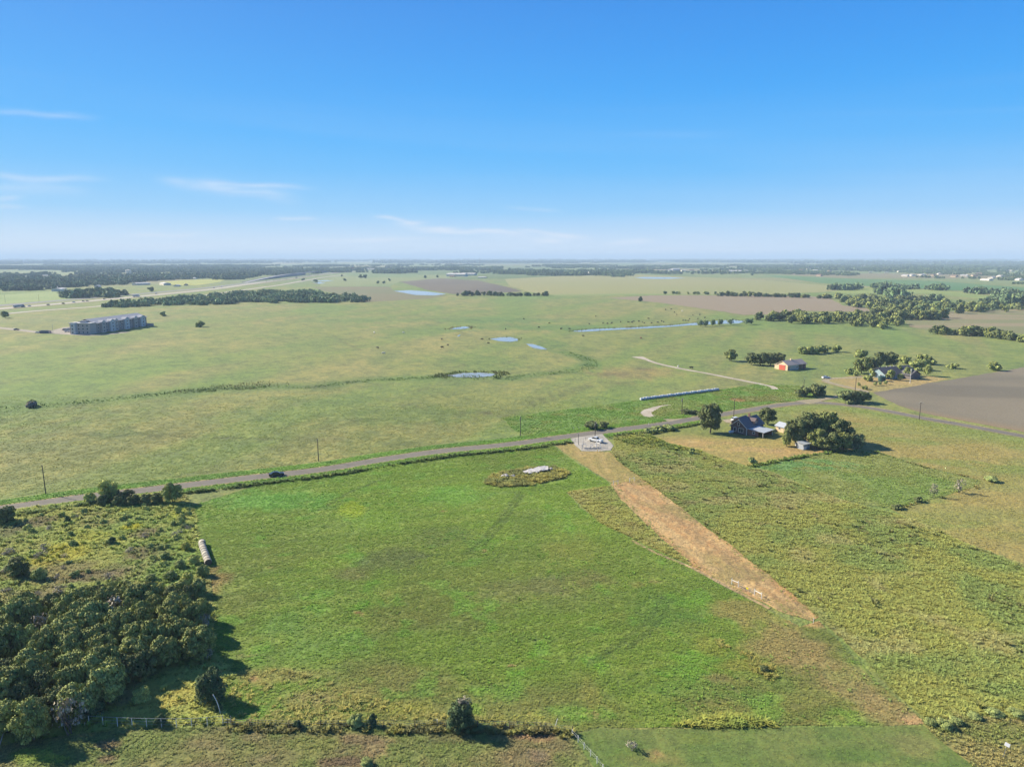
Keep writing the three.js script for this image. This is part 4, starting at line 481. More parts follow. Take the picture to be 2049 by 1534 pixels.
// -- along the near fence
tree('evergreen_bush', 'big dark round evergreen beside the fence gate', 'tree', 424, 1402, 5.2, 2.9, 'juniper', 'juniper');
tree('evergreen_tree', 'dark evergreen with grey dead top on the fence line', 'tree', 922, 1458, 4.6, 2.7, 'juniper', 'juniper');
{ const d = tree('dead_treetop', 'grey dead branch tangle on the fence line evergreen', 'branch', 930, 1456, 1.3, 1.2, 'bare', 'grey'); d.position.y = 3.7; }
for (const [x, y, h, w, l] of [[320, 1450, 1.7, 1.0, 'small evergreen bush grown through the wire fence near its gate'], [595, 1456, 1.3, 0.7, 'small round evergreen on the weedy fence line'], [746, 1452, 1.9, 0.8, 'slim evergreen on the weedy fence line'], [437, 1424, 1.5, 0.7, 'little evergreen under the leaning white pipe']]) tree('fence_bush', l, 'shrub', x, y, h, w, 'shrub', 'juniper');
tree('weed_shrub', 'brown green brushy shrub in the weedy fence line', 'shrub', 712, 1452, 1.8, 1.5, 'shrub', 'brush');
for (const [x, y, h, w] of [[1864, 1450, 0.9, 1.0], [1890, 1454, 1.2, 1.3], [1912, 1448, 1.0, 1.1], [1950, 1436, 0.8, 1.2], [1990, 1430, 0.9, 1.4], [2034, 1430, 1.0, 1.5]]) tree('corner_bush', 'low dark bush between tall grass and yard corner', 'shrub', x, y, h, w, 'shrub', 'brush', 'bushes at the yard corner');
tree('meadow_bush', 'small dark bush alone in the meadow beside dry grass', 'shrub', 1528, 1342, 0.9, 0.9, 'shrub', 'dark');
tree('bottom_bush', 'low brushy bush at the foot of the rough lawn', 'shrub', 735, 1530, 1.0, 1.0, 'shrub', 'brush');
tree('dead_bush', 'bare grey leafless bush standing in the mown yard', 'shrub', 1264, 1502, 1.6, 1.2, 'bare', 'grey', undefined, paleBark);
// -- round the brown house
tree('shade_tree', 'tall full crowned shade tree west of the brown house', 'tree', 1421, 866, 12.2, 5.9, 'oak', 'dark');
tree('shade_tree', 'dark spreading tree behind the brown house', 'tree', 1536, 849, 7.5, 4.6, 'oak', 'dark');
for (const [x, y, h, w, f] of [[1592, 890, 10.4, 5.6, 'dark'], [1618, 884, 12, 6.6, 'dark'], [1650, 884, 12.6, 7.0, 'oak'], [1678, 890, 10.2, 5.8, 'dark'], [1634, 898, 8, 4.4, 'oak'], [1662, 903, 7.4, 4.4, 'dark'], [1688, 900, 6.8, 4.2, 'oak']]) tree('grove_tree', 'dark spreading oak in the grove behind the small shed', 'tree', x, y, h, w, 'oak', f, 'oaks of the grove east of the brown house');
tree('young_tree', 'slim young tree alone beside the mown house lawn', 'tree', 1574, 893, 5.4, 2.0, 'feather', 'elm');
tree('willow_tree', 'light leafed slanting tree at the east end of the grove', 'tree', 1718, 896, 5.4, 3.0, 'feather', 'willow');
for (const [x, y, h, w, l] of [[1505, 927, 2.2, 1.6, 'bush at the corner of house lawn and paddock'], [1384, 908, 2.2, 1.3, 'round dark bush at the end of the thicket by the lawn'], [1316, 862, 2.2, 3.0, 'long dark bush beside the road by the house lawn'], [1338, 860, 2.2, 2.6, 'dark bush between road and west end of house lawn'], [1298, 866, 2, 2.4, 'dark bush between road and tall grass']]) tree('lawn_bush', l, 'shrub', x, y, h, w, 'midbush', 'brush');
for (const [x, y, h, w, k, f, l] of [[1921, 986, 4.6, 2.0, 'bare', 'grey', 'thin bare tree on the far paddock fence'], [1868, 994, 4.2, 1.4, 'bare', 'grey', 'reddish thin tree on the paddock fence'], [1838, 1004, 1.6, 1.4, 'midbush', 'dark', 'small dark bush on the paddock fence'], [1796, 1018, 1.3, 1.8, 'midbush', 'dark', 'dark bush at the near paddock corner'], [1985, 963, 1.6, 2.2, 'midbush', 'brush', 'brush at the east corner of the paddock']]) tree('paddock_bush', l, 'shrub', x, y, h, w, k, f);
// -- roadside bushes further on
for (const [x, y, h, w, l] of [[1184, 858, 3.2, 3.0, 'dark bush on the fence north of the gravel pad'], [1207, 856, 2.6, 2.4, 'dark bush near the pole north of the gravel pad'], [1375, 828, 2.2, 3.2, 'dark bush at the foot of the pole by the gravel spur'], [1390, 828, 1.8, 2.4, 'low bush between gravel spur and shade tree']]) tree('verge_bush', l, 'shrub', x, y, h, w, 'midbush', 'dark');
for (const [x, y, h, w, l] of [[1608, 793, 5.2, 4.2, 'round roadside bush west of the driveway mouth'], [1636, 791, 5.8, 4.8, 'tall roadside bush west of the driveway mouth'], [1700, 806, 6.2, 5.0, 'round bush between driveway and ploughed field'], [1722, 805, 5.8, 4.8, 'dark bush at the ploughed field corner']]) tree('driveway_bush', l, 'tree', x, y, h, w, 'midbush', 'dark');
// -- the barn and the second house
for (const [x, y, h, w] of [[1504, 730, 8, 5], [1522, 731, 8.6, 5.4], [1542, 731, 8.6, 5.2], [1560, 730, 8, 4.6]]) tree('barn_tree', 'dark dense tree in the row behind the red doored barn', 'tree', x, y, h, w, 'mid', 'dark', 'trees behind the barn');
tree('pasture_tree', 'round dark tree alone in the pasture west of the barn row', 'tree', 1461, 722, 8, 5.4, 'mid', 'oak');
for (const [x, y, h, w] of [[1606, 708, 5.5, 4.2], [1622, 708, 6, 5], [1636, 707, 5.5, 4.2], [1649, 705, 5.4, 4.6], [1674, 704, 5.6, 4], [1721, 715, 5.6, 5], [1812, 727, 5, 4.4], [1846, 728, 6.4, 5.2], [1858, 729, 5.6, 4.4], [1838, 740, 6, 5.2], [1990, 741, 5.6, 4.0], [1908, 737, 3.4, 3.6]]) tree('pasture_bush', 'rounded grey green tree in the pasture near the second house', 'tree', x, y, h, w, 'midbush', 'elm', 'trees dotted round the second house');
for (const [x, y, h, w, f] of [[1724, 747, 10, 6, 'oak'], [1745, 744, 9.6, 5.2, 'dark'], [1762, 736, 10.4, 6, 'dark'], [1782, 734, 9.6, 5.6, 'dark']]) tree('yard_tree', 'big dark tree crowding the second house', 'tree', x, y, h, w, 'mid', f, 'big trees at the second house');
for (const [x, y, h, w, k, l] of [[1797, 753, 7, 3.2, 'mid', 'small tree in front of the dark roof'], [1817, 757, 6.8, 3, 'mid', 'thin trunked tree east of the dark roof'], [1749, 754, 5.4, 3, 'midbush', 'bush beside the blue gable'], [1738, 762, 3.6, 3, 'midbush', 'round bush west of the green tank'], [1700, 748, 3.6, 3, 'midbush', 'bush west of the second house drive'], [1713, 752, 2.8, 1.6, 'midbush', 'small bush by the second house drive'], [1781, 760, 6, 2.6, 'midloose', 'thin greyish tree beside the green tank'], [1802, 761, 4, 2, 'midloose', 'sapling in the dry front yard'], [1855, 752, 7, 3, 'midloose', 'thin pinkish tree east of the second house'], [1732, 779, 2, 2, 'midbush', 'low bush by the driveway bend']]) tree('garden_tree', l, 'tree', x, y, h, w, k, 'elm');
for (const [x, y] of [[1719, 773], [1752, 772], [1761, 771], [1772, 769]]) tree('sapling', 'tiny sapling planted in the dry front yard', 'tree', x, y, 2.2, 1.1, 'midloose', 'elm', 'saplings in the dry yard');
// -- lone things in the big pasture
tree('lone_tree', 'small tree alone in the pasture beside the apartment block', 'tree', 400, 654, 6.5, 4.6, 'midbush', 'elm'); tree('lone_tree', 'little tree behind the apartment block', 'tree', 326, 632, 5.5, 4, 'midbush', 'elm'); tree('lone_tree', 'round dark tree alone on the edge of the tan field', 'tree', 1281, 603, 8, 4.4, 'far', 'dark'); tree('lone_tree', 'tree beside the frontage road opposite the truck', 'tree', 10, 636, 8, 5.4, 'mid', 'elm');
tree('creek_bush', 'brown green brush clump beside the creek', 'shrub', 60, 815, 2.8, 2.6, 'midbush', 'grey'); tree('creek_bush', 'green brush behind the grey clump by the creek', 'shrub', 66, 811, 2.8, 2.2, 'midbush', 'brush');
for (const [x, y] of [[1402, 653], [1412, 653], [1426, 652], [1441, 651], [1463, 650], [1493, 649], [1503, 649]]) tree('waterside_tree', 'pale willowy tree on the bank of the long pond', 'tree', x, y, 6.6, 3.6, 'midloose', 'willow', 'willowy trees by the long pond');
// rows and woods: each tree its own thing
const sized = (h, h0, h1, leaf, label) => { const s = h < h0 + (h1 - h0) / 3 ? 'low' : h < h0 + 2 * (h1 - h0) / 3 ? 'middling' : 'tall'; return `${s} ${{ dark: 'dark green', oak: 'olive green', far: 'deep green', elm: 'light green', willow: 'pale' }[leaf]} ${label}`; };
function row(name, label, pts, n, h0, h1, leafs, group, spread = 3, k = 'far') { const l = smoothLine(Gs(pts), 200); for (let i = 0; i < n; i++) { const p = l[Math.min(200, Math.floor((i + treeRng()) / n * 200))], x = p[0] + (treeRng() - 0.5) * 2 * spread, z = p[1] + (treeRng() - 0.5) * 2 * spread, h = rr(h0, h1, treeRng), leaf = leafs[Math.floor(treeRng() * leafs.length)], v = KIND[k][Math.floor(treeRng() * KIND[k].length)], text = sized(h, h0, h1, leaf, label), t = thing(name, text, 'tree', x, 0, z, treeRng() * 6.283, `${text}, ${group}`); t.scale.set(h * rr(0.55, 0.95, treeRng), h, h * rr(0.55, 0.95, treeRng)); const c = shade(new THREE.Mesh(v.crown, leafMats[leaf])), s = shade(new THREE.Mesh(v.trunk, barkMat)); c.name = 'crown'; s.name = 'trunk'; t.add(c, s); } }
function grove(name, label, pts, n, h0, h1, leafs, group, k = 'far') { const p = Gs(pts), b = bbox(p); let made = 0, guard = 0; while (made < n && guard++ < 20000) { const x = rr(b[0], b[2], treeRng), z = rr(b[1], b[3], treeRng); if (!inside(p, x, z)) continue; made++; const h = rr(h0, h1, treeRng), leaf = leafs[Math.floor(treeRng() * leafs.length)], v = KIND[k][Math.floor(treeRng() * KIND[k].length)], text = sized(h, h0, h1, leaf, label), t = thing(name, text, 'tree', x, 0, z, treeRng() * 6.283, `${text}, ${group}`); t.scale.set(h * rr(0.55, 0.85, treeRng), h, h * rr(0.55, 0.85, treeRng)); const c = shade(new THREE.Mesh(v.crown, leafMats[leaf])), s = shade(new THREE.Mesh(v.trunk, barkMat)); c.name = 'crown'; s.name = 'trunk'; t.add(c, s); } }
grove('wood_tree', 'tree in the wood along the pasture above the stubble', [[1505, 642], [1545, 634], [1620, 634], [1700, 634], [1760, 640], [1820, 652], [1822, 660], [1780, 660], [1700, 652], [1620, 648], [1550, 646]], 96, 5.5, 10, ['oak', 'elm', 'dark', 'oak'], 'trees of the wood by the stubble field', 'wood');
grove('wood_tree', 'tree in the wood between tan field and stubble field', [[1760, 628], [1890, 636], [1886, 640], [1800, 640], [1740, 634]], 52, 6, 11, ['dark', 'oak'], 'trees of the middle wood', 'far');
grove('wood_tree', 'tree in the long wood behind the stubble field', [[1672, 604], [1780, 606], [1900, 612], [2060, 616], [2060, 624], [1890, 628], [1800, 626], [1690, 612]], 118, 6, 11, ['dark', 'oak', 'far', 'elm'], 'trees of the long wood', 'far');
row('hedge_tree', 'tree in the hedge between tan and green fields', [[1436, 592], [1500, 593], [1545, 594], [1620, 596]], 34, 4.5, 9.5, ['dark', 'far', 'oak'], 'trees of the field hedge');
row('hedge_tree', 'tree in the hedge above the long wood', [[1632, 597], [1700, 598], [1770, 600], [1860, 602]], 36, 5, 10, ['dark', 'far', 'oak'], 'trees of the upper hedge');
row('hedge_tree', 'shrubby tree in the thin row above the tan field', [[1330, 588], [1420, 589], [1432, 589]], 10, 4, 6, ['elm', 'far'], 'thin row above the tan field');
row('hedge_tree', 'tree in the straggling row beside the dark ploughed field', [[912, 592], [960, 591], [1000, 592], [1060, 592], [1094, 592]], 30, 4, 10, ['dark', 'elm', 'far'], 'straggling row by the ploughed field');
row('corner_tree', 'tree on the lower edge of the stubble field', [[1870, 668], [1925, 671], [1960, 673], [1990, 676], [2020, 680], [2049, 684], [2090, 690]], 26, 5, 9.5, ['dark', 'oak', 'elm'], 'trees below the stubble field', 3, 'wood');

// ---------------------------------------------------------------- the far woods and the town, kilometres off
function clump(seed, n, spread) { const q = rng(seed), out = []; for (let i = 0; i < n; i++) { const c = crown(seed * 13 + i, 70, 6, 0.2, { bottom: 0.02, lobe: 0.45 }), h = 7 + 5 * q(), w = h * (0.5 + 0.2 * q()); c.scale(w, h, w); c.translate((q() - 0.5) * 2 * spread, 0, (q() - 0.5) * 2 * spread); out.push(c); } return mergeGeometries(out); }
const CLUMP = [1, 2, 3].map(s => clump(s, 12, 24));
const WOOD_SMALL = [4, 5].map(s => clump(s, 6, 11));
function mass(name, label, spots, geos, leaf, seed) { const q = rng(seed), sets = geos.map(() => []); for (const s of spots) sets[Math.floor(q() * geos.length)].push(s); sets.forEach((list, v) => { if (!list.length) return; const m = new THREE.InstancedMesh(geos[v], leafMats[leaf], list.length), M = new THREE.Matrix4(), Q = new THREE.Quaternion(), Y = new THREE.Vector3(0, 1, 0), c = new THREE.Color(); list.forEach((s, i) => { const k = (s[2] || 1) * (0.75 + 0.5 * q()); Q.setFromAxisAngle(Y, q() * 6.283); M.compose(new THREE.Vector3(s[0], 0, s[1]), Q, new THREE.Vector3(k * 1.15, k * (0.85 + 0.4 * q()), k * 1.15)); m.setMatrixAt(i, M); const j = 0.75 + 0.5 * q(); m.setColorAt(i, c.setRGB(j, j * (0.95 + 0.1 * q()), j)); }); m.name = numbered(name); m.userData = { kind: 'stuff', label, category: 'woodland' }; shade(m); scene.add(m); }); }
function fill(pts, perHa, seed, keep) { const p = Gs(pts), b = bbox(p), q = rng(seed), out = [], n = (b[2] - b[0]) * (b[3] - b[1]) / 10000 * perHa; for (let i = 0; i < n; i++) { const x = rr(b[0], b[2], q), z = rr(b[1], b[3], q); if (inside(p, x, z) && (!keep || q() < keep(x, z))) out.push([x, z]); } return out; }
mass('roadside_wood', 'dense low wood between highway and pasture', fill([[183, 617], [290, 613], [480, 608], [735, 604], [722, 598], [660, 590], [600, 585], [520, 586], [457, 590], [381, 597], [305, 603], [228, 612]], 34, 11).map(p => [p[0], p[1], 0.62]), WOOD_SMALL, 'willow', 12);
const woodsKeep = (a, b, f, s) => (x, z) => step(a, b, fbm(x * f, z * f * 0.6, s, 3));
mass('far_wood', 'wooded belt beyond the highway', [...fill([[-60, 590], [0, 588], [100, 580], [150, 575], [250, 570], [250, 558], [120, 558], [-60, 560]], 4.5, 21), ...fill([[130, 599], [200, 596], [245, 590], [200, 588], [135, 594]], 9, 22), ...fill([[240, 566], [330, 560], [450, 557], [500, 556], [480, 550], [330, 552], [240, 556]], 5, 23), ...fill([[-200, 566], [500, 552], [700, 545], [700, 531], [300, 531], [-200, 534]], 2.2, 24, woodsKeep(0.32, 0.54, 0.0026, 61)), ...fill([[440, 563], [505, 557], [500, 552], [450, 556]], 6, 25)], CLUMP, 'far', 13);
mass('far_wood', 'scattered groves behind the upper pasture', [...fill([[1000, 549], [1100, 552], [1150, 552], [1262, 554], [1262, 545], [1100, 543], [1000, 544]], 3.4, 31), ...fill([[700, 545], [1010, 547], [1300, 546], [1300, 530], [700, 530]], 1.0, 32, woodsKeep(0.40, 0.58, 0.0018, 63)), ...fill([[755, 548], [825, 546], [825, 541], [755, 542]], 3, 33), ...fill([[890, 541], [1000, 542], [1000, 536], [890, 535]], 2.2, 34)], CLUMP, 'far', 14);
mass('far_wood', 'wooded town outskirts in the east', [...fill([[1480, 551], [1660, 557], [1800, 561], [1940, 566], [2100, 570], [2100, 545], [1800, 542], [1480, 540]], 2.4, 41, woodsKeep(0.40, 0.58, 0.003, 65)).map(p => [p[0], p[1], 0.7]), ...fill([[1260, 548], [1480, 548], [1480, 531], [1260, 532]], 1.2, 42, woodsKeep(0.38, 0.56, 0.0022, 67)), ...fill([[1480, 541], [2150, 546], [2150, 530], [1480, 530]], 1.5, 43, woodsKeep(0.30, 0.52, 0.0018, 69))], CLUMP, 'far', 15);
mass('far_wood', 'hedge lines of the green eastern fields', [...fill([[1748, 574], [1900, 580], [2060, 592], [2200, 602], [2200, 606], [2060, 596], [1900, 583], [1748, 576]], 12, 51), ...fill([[1655, 582], [1720, 580], [1720, 577], [1662, 578]], 10, 52), ...fill([[1770, 588], [1900, 597], [2060, 606], [2060, 611], [1900, 604], [1780, 598]], 7, 53)], WOOD_SMALL, 'far', 16);
{ const q = rng(71), out = []; for (let i = 0; i < 2600; i++) { const a = (q() * 2 - 1) * 0.75, d = 9000 + 32000 * q() * q(); if (fbm(Math.sin(a) * d * 0.0004, d * 0.0004, 73, 3) > 0.44) out.push([Math.sin(a) * d, -Math.cos(a) * d, 1.6 + d / 15000]); } mass('far_wood', 'woods along the horizon', out, CLUMP, 'far', 17); }
for (const [x, y, h, w] of [[730, 556, 12, 9], [722, 556, 12, 8], [690, 562, 8, 6], [756, 567, 7, 5], [768, 567, 7, 5], [684, 553, 7, 5], [779, 562, 8, 5], [851, 556, 9, 6], [875, 555, 8, 6], [935, 549, 12, 9], [952, 549, 10, 7], [606, 561, 7, 7], [630, 564, 8, 9], [303, 583, 9, 8], [178, 589, 12, 8], [1340, 549, 10, 12], [1385, 548, 9, 10], [1445, 549, 12, 8], [1505, 551, 9, 7]]) tree('field_tree', 'dark round tree standing alone in the distant fields', 'tree', x, y, h, w, 'far', 'far', 'lone trees of the distant fields');
// small buildings: body, pitched roof
const paleWall = mat(refl(240, 236, 230)), buffWall = mat(refl(206, 188, 164)), greyRoof = mat(refl(206, 208, 212), 0.6), brownRoof = mat(refl(140, 120, 110), 0.8), whiteRoof = mat(refl(232, 232, 232), 0.5);
function gableRoof(w, l, h, o = 0.4, y = 0) { const g = new THREE.BufferGeometry(), a = w / 2 + o, b = l / 2 + o, t = 0.18, d = -o * h / (w / 2); const v = [[-a, d, -b], [0, h, -b], [a, d, -b], [a, d - t, -b], [0, h - t, -b], [-a, d - t, -b]], P = []; const quad = (p, q, r, s) => { P.push(...p, ...q, ...r, ...p, ...r, ...s); }; const back = v.map(p => [p[0], p[1], b]); for (let i = 0; i < 6; i++) { const j = (i + 1) % 6; quad(v[i], back[i], back[j], v[j]); } for (const [f, flip] of [[v, 1], [back, 0]]) for (const [i, j, k, m] of [[0, 1, 4, 5], [1, 2, 3, 4]]) flip ? quad(f[i], f[j], f[k], f[m]) : quad(f[m], f[k], f[j], f[i]); g.setAttribute('position', new THREE.Float32BufferAttribute(P, 3)); g.computeVertexNormals(); g.translate(0, y, 0); return g; }
function gableBody(w, l, e, h) { const s = new THREE.Shape([[-w / 2, 0], [w / 2, 0], [w / 2, e], [0, e + h], [-w / 2, e]].map(p => new THREE.Vector2(...p))); const g = new THREE.ExtrudeGeometry(s, { depth: l, bevelEnabled: false }); g.translate(0, 0, -l / 2); return g; }
const farKinds = [[14, 20, 3.6, 2.6, paleWall, greyRoof, 'pale house with grey roof'], [12, 18, 3.4, 3, buffWall, brownRoof, 'buff house with brown roof'], [22, 50, 6, 2.4, paleWall, whiteRoof, 'long white metal building']].map(([w, l, e, h, wm, rm, text]) => ({ body: gableBody(w, l, e, h - 0.25), roof: gableRoof(w, l, h, 0.5, e), wm, rm, text }));
function farHouse(px, py, k, place, s = 1) { const f = farKinds[k], [x, z] = G(px, py), t = thing(k === 2 ? 'far_shed' : 'far_house', `${f.text} ${place}`, k === 2 ? 'shed' : 'house', x, 0, z, rr(0, 3.14), `${f.text}s ${place}`); t.scale.setScalar(s); part('wall', f.body, f.wm, t); part('roof', f.roof, f.rm, t); }
for (const [x, y, k] of [[1604, 541, 1], [1632, 542, 0], [1618, 539, 0], [1660, 543, 1], [1742, 545.5, 2], [1774, 546, 2], [1800, 544, 0], [1725, 533, 0], [1730, 532, 0], [1812, 553, 0], [1826, 552, 0], [1845, 551, 2], [1868, 552, 1], [1881, 549, 0], [1910, 554, 1], [1930, 553, 0], [1951, 553, 1], [1975, 561, 2], [1985, 557, 0], [2003, 554, 0], [2030, 558, 1], [2041, 561, 0], [1890, 536, 0], [1902, 534, 0], [2012, 543, 0], [2024, 543, 0], [2004, 532, 2], [1690, 538, 0], [1562, 541, 0], [1532, 535, 2], [1520, 546, 0], [1488, 534, 0], [1850, 545, 1], [1960, 549, 1], [1575, 535, 0], [1780, 535, 0], [1770, 537, 1], [1640, 552, 1]]) farHouse(x, y, k, 'in the wooded town to the east', k === 2 ? 0.7 : 1.15);
for (const [x, y, k] of [[1340, 541.5, 0], [1350, 541, 2], [1368, 543, 0], [1384, 541.5, 1], [1470, 545, 2], [1494, 543.5, 0], [1320, 531, 0], [1385, 529.5, 0], [1408, 533, 1], [1420, 534, 0]]) farHouse(x, y, k, 'beyond the far pond', 1.3);
for (const [x, y, k] of [[1074, 548.5, 0], [1086, 548.5, 0], [1134, 548, 0], [1180, 547.5, 2], [1150, 548, 1]]) farHouse(x, y, k, 'under the trees above the upper pasture', 1);
for (const [x, y, k] of [[107, 577, 0], [118, 582, 2], [195, 574, 0], [232, 568, 2], [282, 570, 2], [330, 570, 2], [354, 573, 0], [372, 571, 1], [388, 558, 0], [60, 556, 2], [22, 560, 2], [90, 552, 0], [250, 534, 0], [165, 547, 1]]) farHouse(x, y, k, 'beyond the highway', 0.8);
for (const [x, y, k] of [[706, 538.5, 1], [742, 539.5, 2], [785, 541, 1], [830, 540, 1], [862, 536, 0]]) farHouse(x, y, k, 'near the highway overpass', 1);

// ---------------------------------------------------------------- buildings
const glass = new THREE.MeshPhysicalMaterial({ color: col([0.02, 0.025, 0.03]), roughness: 0.08, metalness: 0 });
const whiteTrim = mat([0.62, 0.61, 0.58], 0.6), metalRoof = new THREE.MeshStandardMaterial({ color: col([0.42, 0.45, 0.47]), roughness: 0.5, metalness: 0.3 }), darkShingle = mat([0.12, 0.125, 0.135], 0.9), brownBrick = mat([0.125, 0.085, 0.075], 0.95), redBrick = mat([0.20, 0.105, 0.085], 0.95);
const facing = (A, B) => Math.atan2(-(B[1] - A[1]), B[0] - A[0]);
// a window: frame, pane and glazing bar, set on a wall whose outer face is the local plane z = 0 looking to +z
function windowOn(parent, w, h, x, y, z, turn = 0, frameMat = whiteTrim, bar = true) { const f = part('window', [box(w, 0.12, 0.1, 0, h / 2, 0), box(w, 0.12, 0.1, 0, -h / 2, 0), box(0.12, h, 0.1, -w / 2, 0, 0), box(0.12, h, 0.1, w / 2, 0, 0), ...(bar ? [box(0.07, h, 0.08, 0, 0, 0)] : [])], frameMat, parent); f.position.set(x, y, z); f.rotation.y = turn; const p = part('pane', box(w - 0.1, h - 0.1, 0.04, 0, 0, -0.02), glass, f); return f; }
{ // the brown house with a gable end, a dormer and a low white lean-to
  const A = G(1462, 865), B = G(1494, 871.3), W = Math.hypot(B[0] - A[0], B[1] - A[1]), L = 13.5, E = 3.1, H = 2.9;
  const h = thing('farm_house', 'dark brown house with steep dark roof and pale metal lean-to roof', 'house', (A[0] + B[0]) / 2, 0, (A[1] + B[1]) / 2, facing(A, B));
  part('wall', gableBody(W, L, E, H - 0.2).translate(0, 0, -L / 2), brownBrick, h);
  const rf = part('roof', gableRoof(W, L, H, 0.45, E).translate(0, 0.05, -L / 2), darkShingle, h);
  part('chimney', box(0.7, 1.6, 0.7, -0.6, E + H + 0.2, -9), redBrick, rf);
  const slope = Math.atan2(H, W / 2), barge = Math.hypot(W / 2 + 0.45, H * (W / 2 + 0.45) / (W / 2));
  for (const s of [-1, 1]) { const b = part('barge_board', box(barge, 0.22, 0.08), whiteTrim, h); b.position.set(s * (W / 4 + 0.22), E + H / 2 - 0.2, 0.5); b.rotation.z = -s * slope; }
  part('corner_board', box(0.18, E, 0.18, W / 2, E / 2, 0.02), whiteTrim, h);
  windowOn(h, 1.1, 1.6, -W / 2 + 1.9, 1.75, 0.06, 0, whiteTrim, false); windowOn(h, 2.0, 1.7, 1.0, 1.7, 0.06); windowOn(h, 0.95, 1.3, -0.1, 4.1, 0.06, 0, whiteTrim, false);
  const d = part('dormer', gableBody(2.6, 3.2, 1.3, 0.9), mat([0.16, 0.13, 0.12], 0.9), h); d.position.set(1.7, E + 0.55, -7.6); d.rotation.y = Math.PI / 2; part('dormer_roof', gableRoof(2.6, 3.2, 0.95, 0.25, 1.32), mat([0.12, 0.09, 0.085], 0.9), d); windowOn(d, 0.9, 1.0, 0, 0.8, 1.66, 0, whiteTrim, false);
  const lean = new THREE.Group(); lean.name = 'lean_to'; h.add(lean); lean.position.set(W / 2, 0, 0);
  part('lean_to_wall', [box(4.6, 2.35, 0.2, 2.3, 1.175, -0.9), box(0.2, 2.3, 3, 0.3, 1.15, -2.4)], redBrick, lean); part('lean_to_back', box(6.4, 2.3, 0.15, 3.3, 1.15, -8.0), redBrick, lean);
  const lr = part('lean_to_roof', box(7.4, 0.12, 8.4, 3.4, 2.75, -4.4), metalRoof, lean); lr.rotation.z = -0.06;
  for (let i = 0; i < 12; i++) { const rib = part('roof_rib', box(7.3, 0.05, 0.06, 3.4, 2.83, -0.6 - i * 0.68), metalRoof, lean); rib.rotation.z = -0.06; }
  for (const z of [-0.5, -8.2]) part('lean_to_post', box(0.16, 2.4, 0.16, 6.7, 1.2, z), whiteTrim, lean);
  windowOn(lean, 1.0, 0.9, 2.6, 1.4, -0.76, 0, whiteTrim, false);
  const wing = part('rear_wing', gableBody(6, 6, 2.8, 1.8).translate(0, 0, -3), brownBrick, h); wing.position.set(-W / 2 - 1.4, 0, -8); wing.rotation.y = 0; part('wing_roof', gableRoof(6, 6, 2, 0.4, 2.8).translate(0, 0.03, -3), darkShingle, wing);
}
{ // blue ended outbuilding, lit cream side
  const A = G(1552, 862), B = G(1578, 869), L = Math.hypot(B[0] - A[0], B[1] - A[1]);
  const h = thing('outbuilding', 'cream outbuilding with light blue end and grey metal roof', 'outbuilding', (A[0] + B[0]) / 2, 0, (A[1] + B[1]) / 2, facing(A, B) + Math.PI / 2);
  part('wall', gableBody(4.6, L, 2.5, 1.1).translate(2.3, 0, 0), mat(refl(228, 208, 176), 0.9), h);
  part('end_wall', box(4.6, 2.5, 0.08, 2.3, 1.25, -L / 2 - 0.05), mat(refl(130, 190, 210), 0.8), h);
  const r = part('roof', gableRoof(4.6, L, 1.2, 0.4, 2.52).translate(2.3, 0.03, 0), metalRoof, h); for (let i = 0; i < 9; i++) part('roof_seam', box(0.05, 0.06, 0.05, 0, 0, 0), metalRoof, r).position.set(2.3, 3.82, -L / 2 + 0.6 + i * L / 9);
  part('door', box(0.06, 2.0, 1.0, -0.03, 1.0, 1.2), mat(refl(190, 176, 150), 0.8), h); windowOn(h, 0.9, 0.8, -0.05, 1.5, -1.4, -Math.PI / 2, whiteTrim, false);
}
{ const [x, z] = G(1614, 899), h = thing('tool_shed', 'small grey shed with white front under the grove', 'shed', x, 0, z, 0.5); part('wall', box(3.6, 2.1, 2.8, 0, 1.05, -1.4), mat([0.30, 0.32, 0.34], 0.8), h); const r = part('roof', box(4.4, 0.1, 3.6, 0, 2.32, -1.3), metalRoof, h); r.rotation.x = 0.1; part('front_panel', box(1.6, 1.1, 0.08, -1.0, 0.6, 0.06), whiteTrim, h); part('door', box(0.9, 1.8, 0.06, 0.9, 0.9, 0.05), mat([0.12, 0.17, 0.24], 0.7), h); }
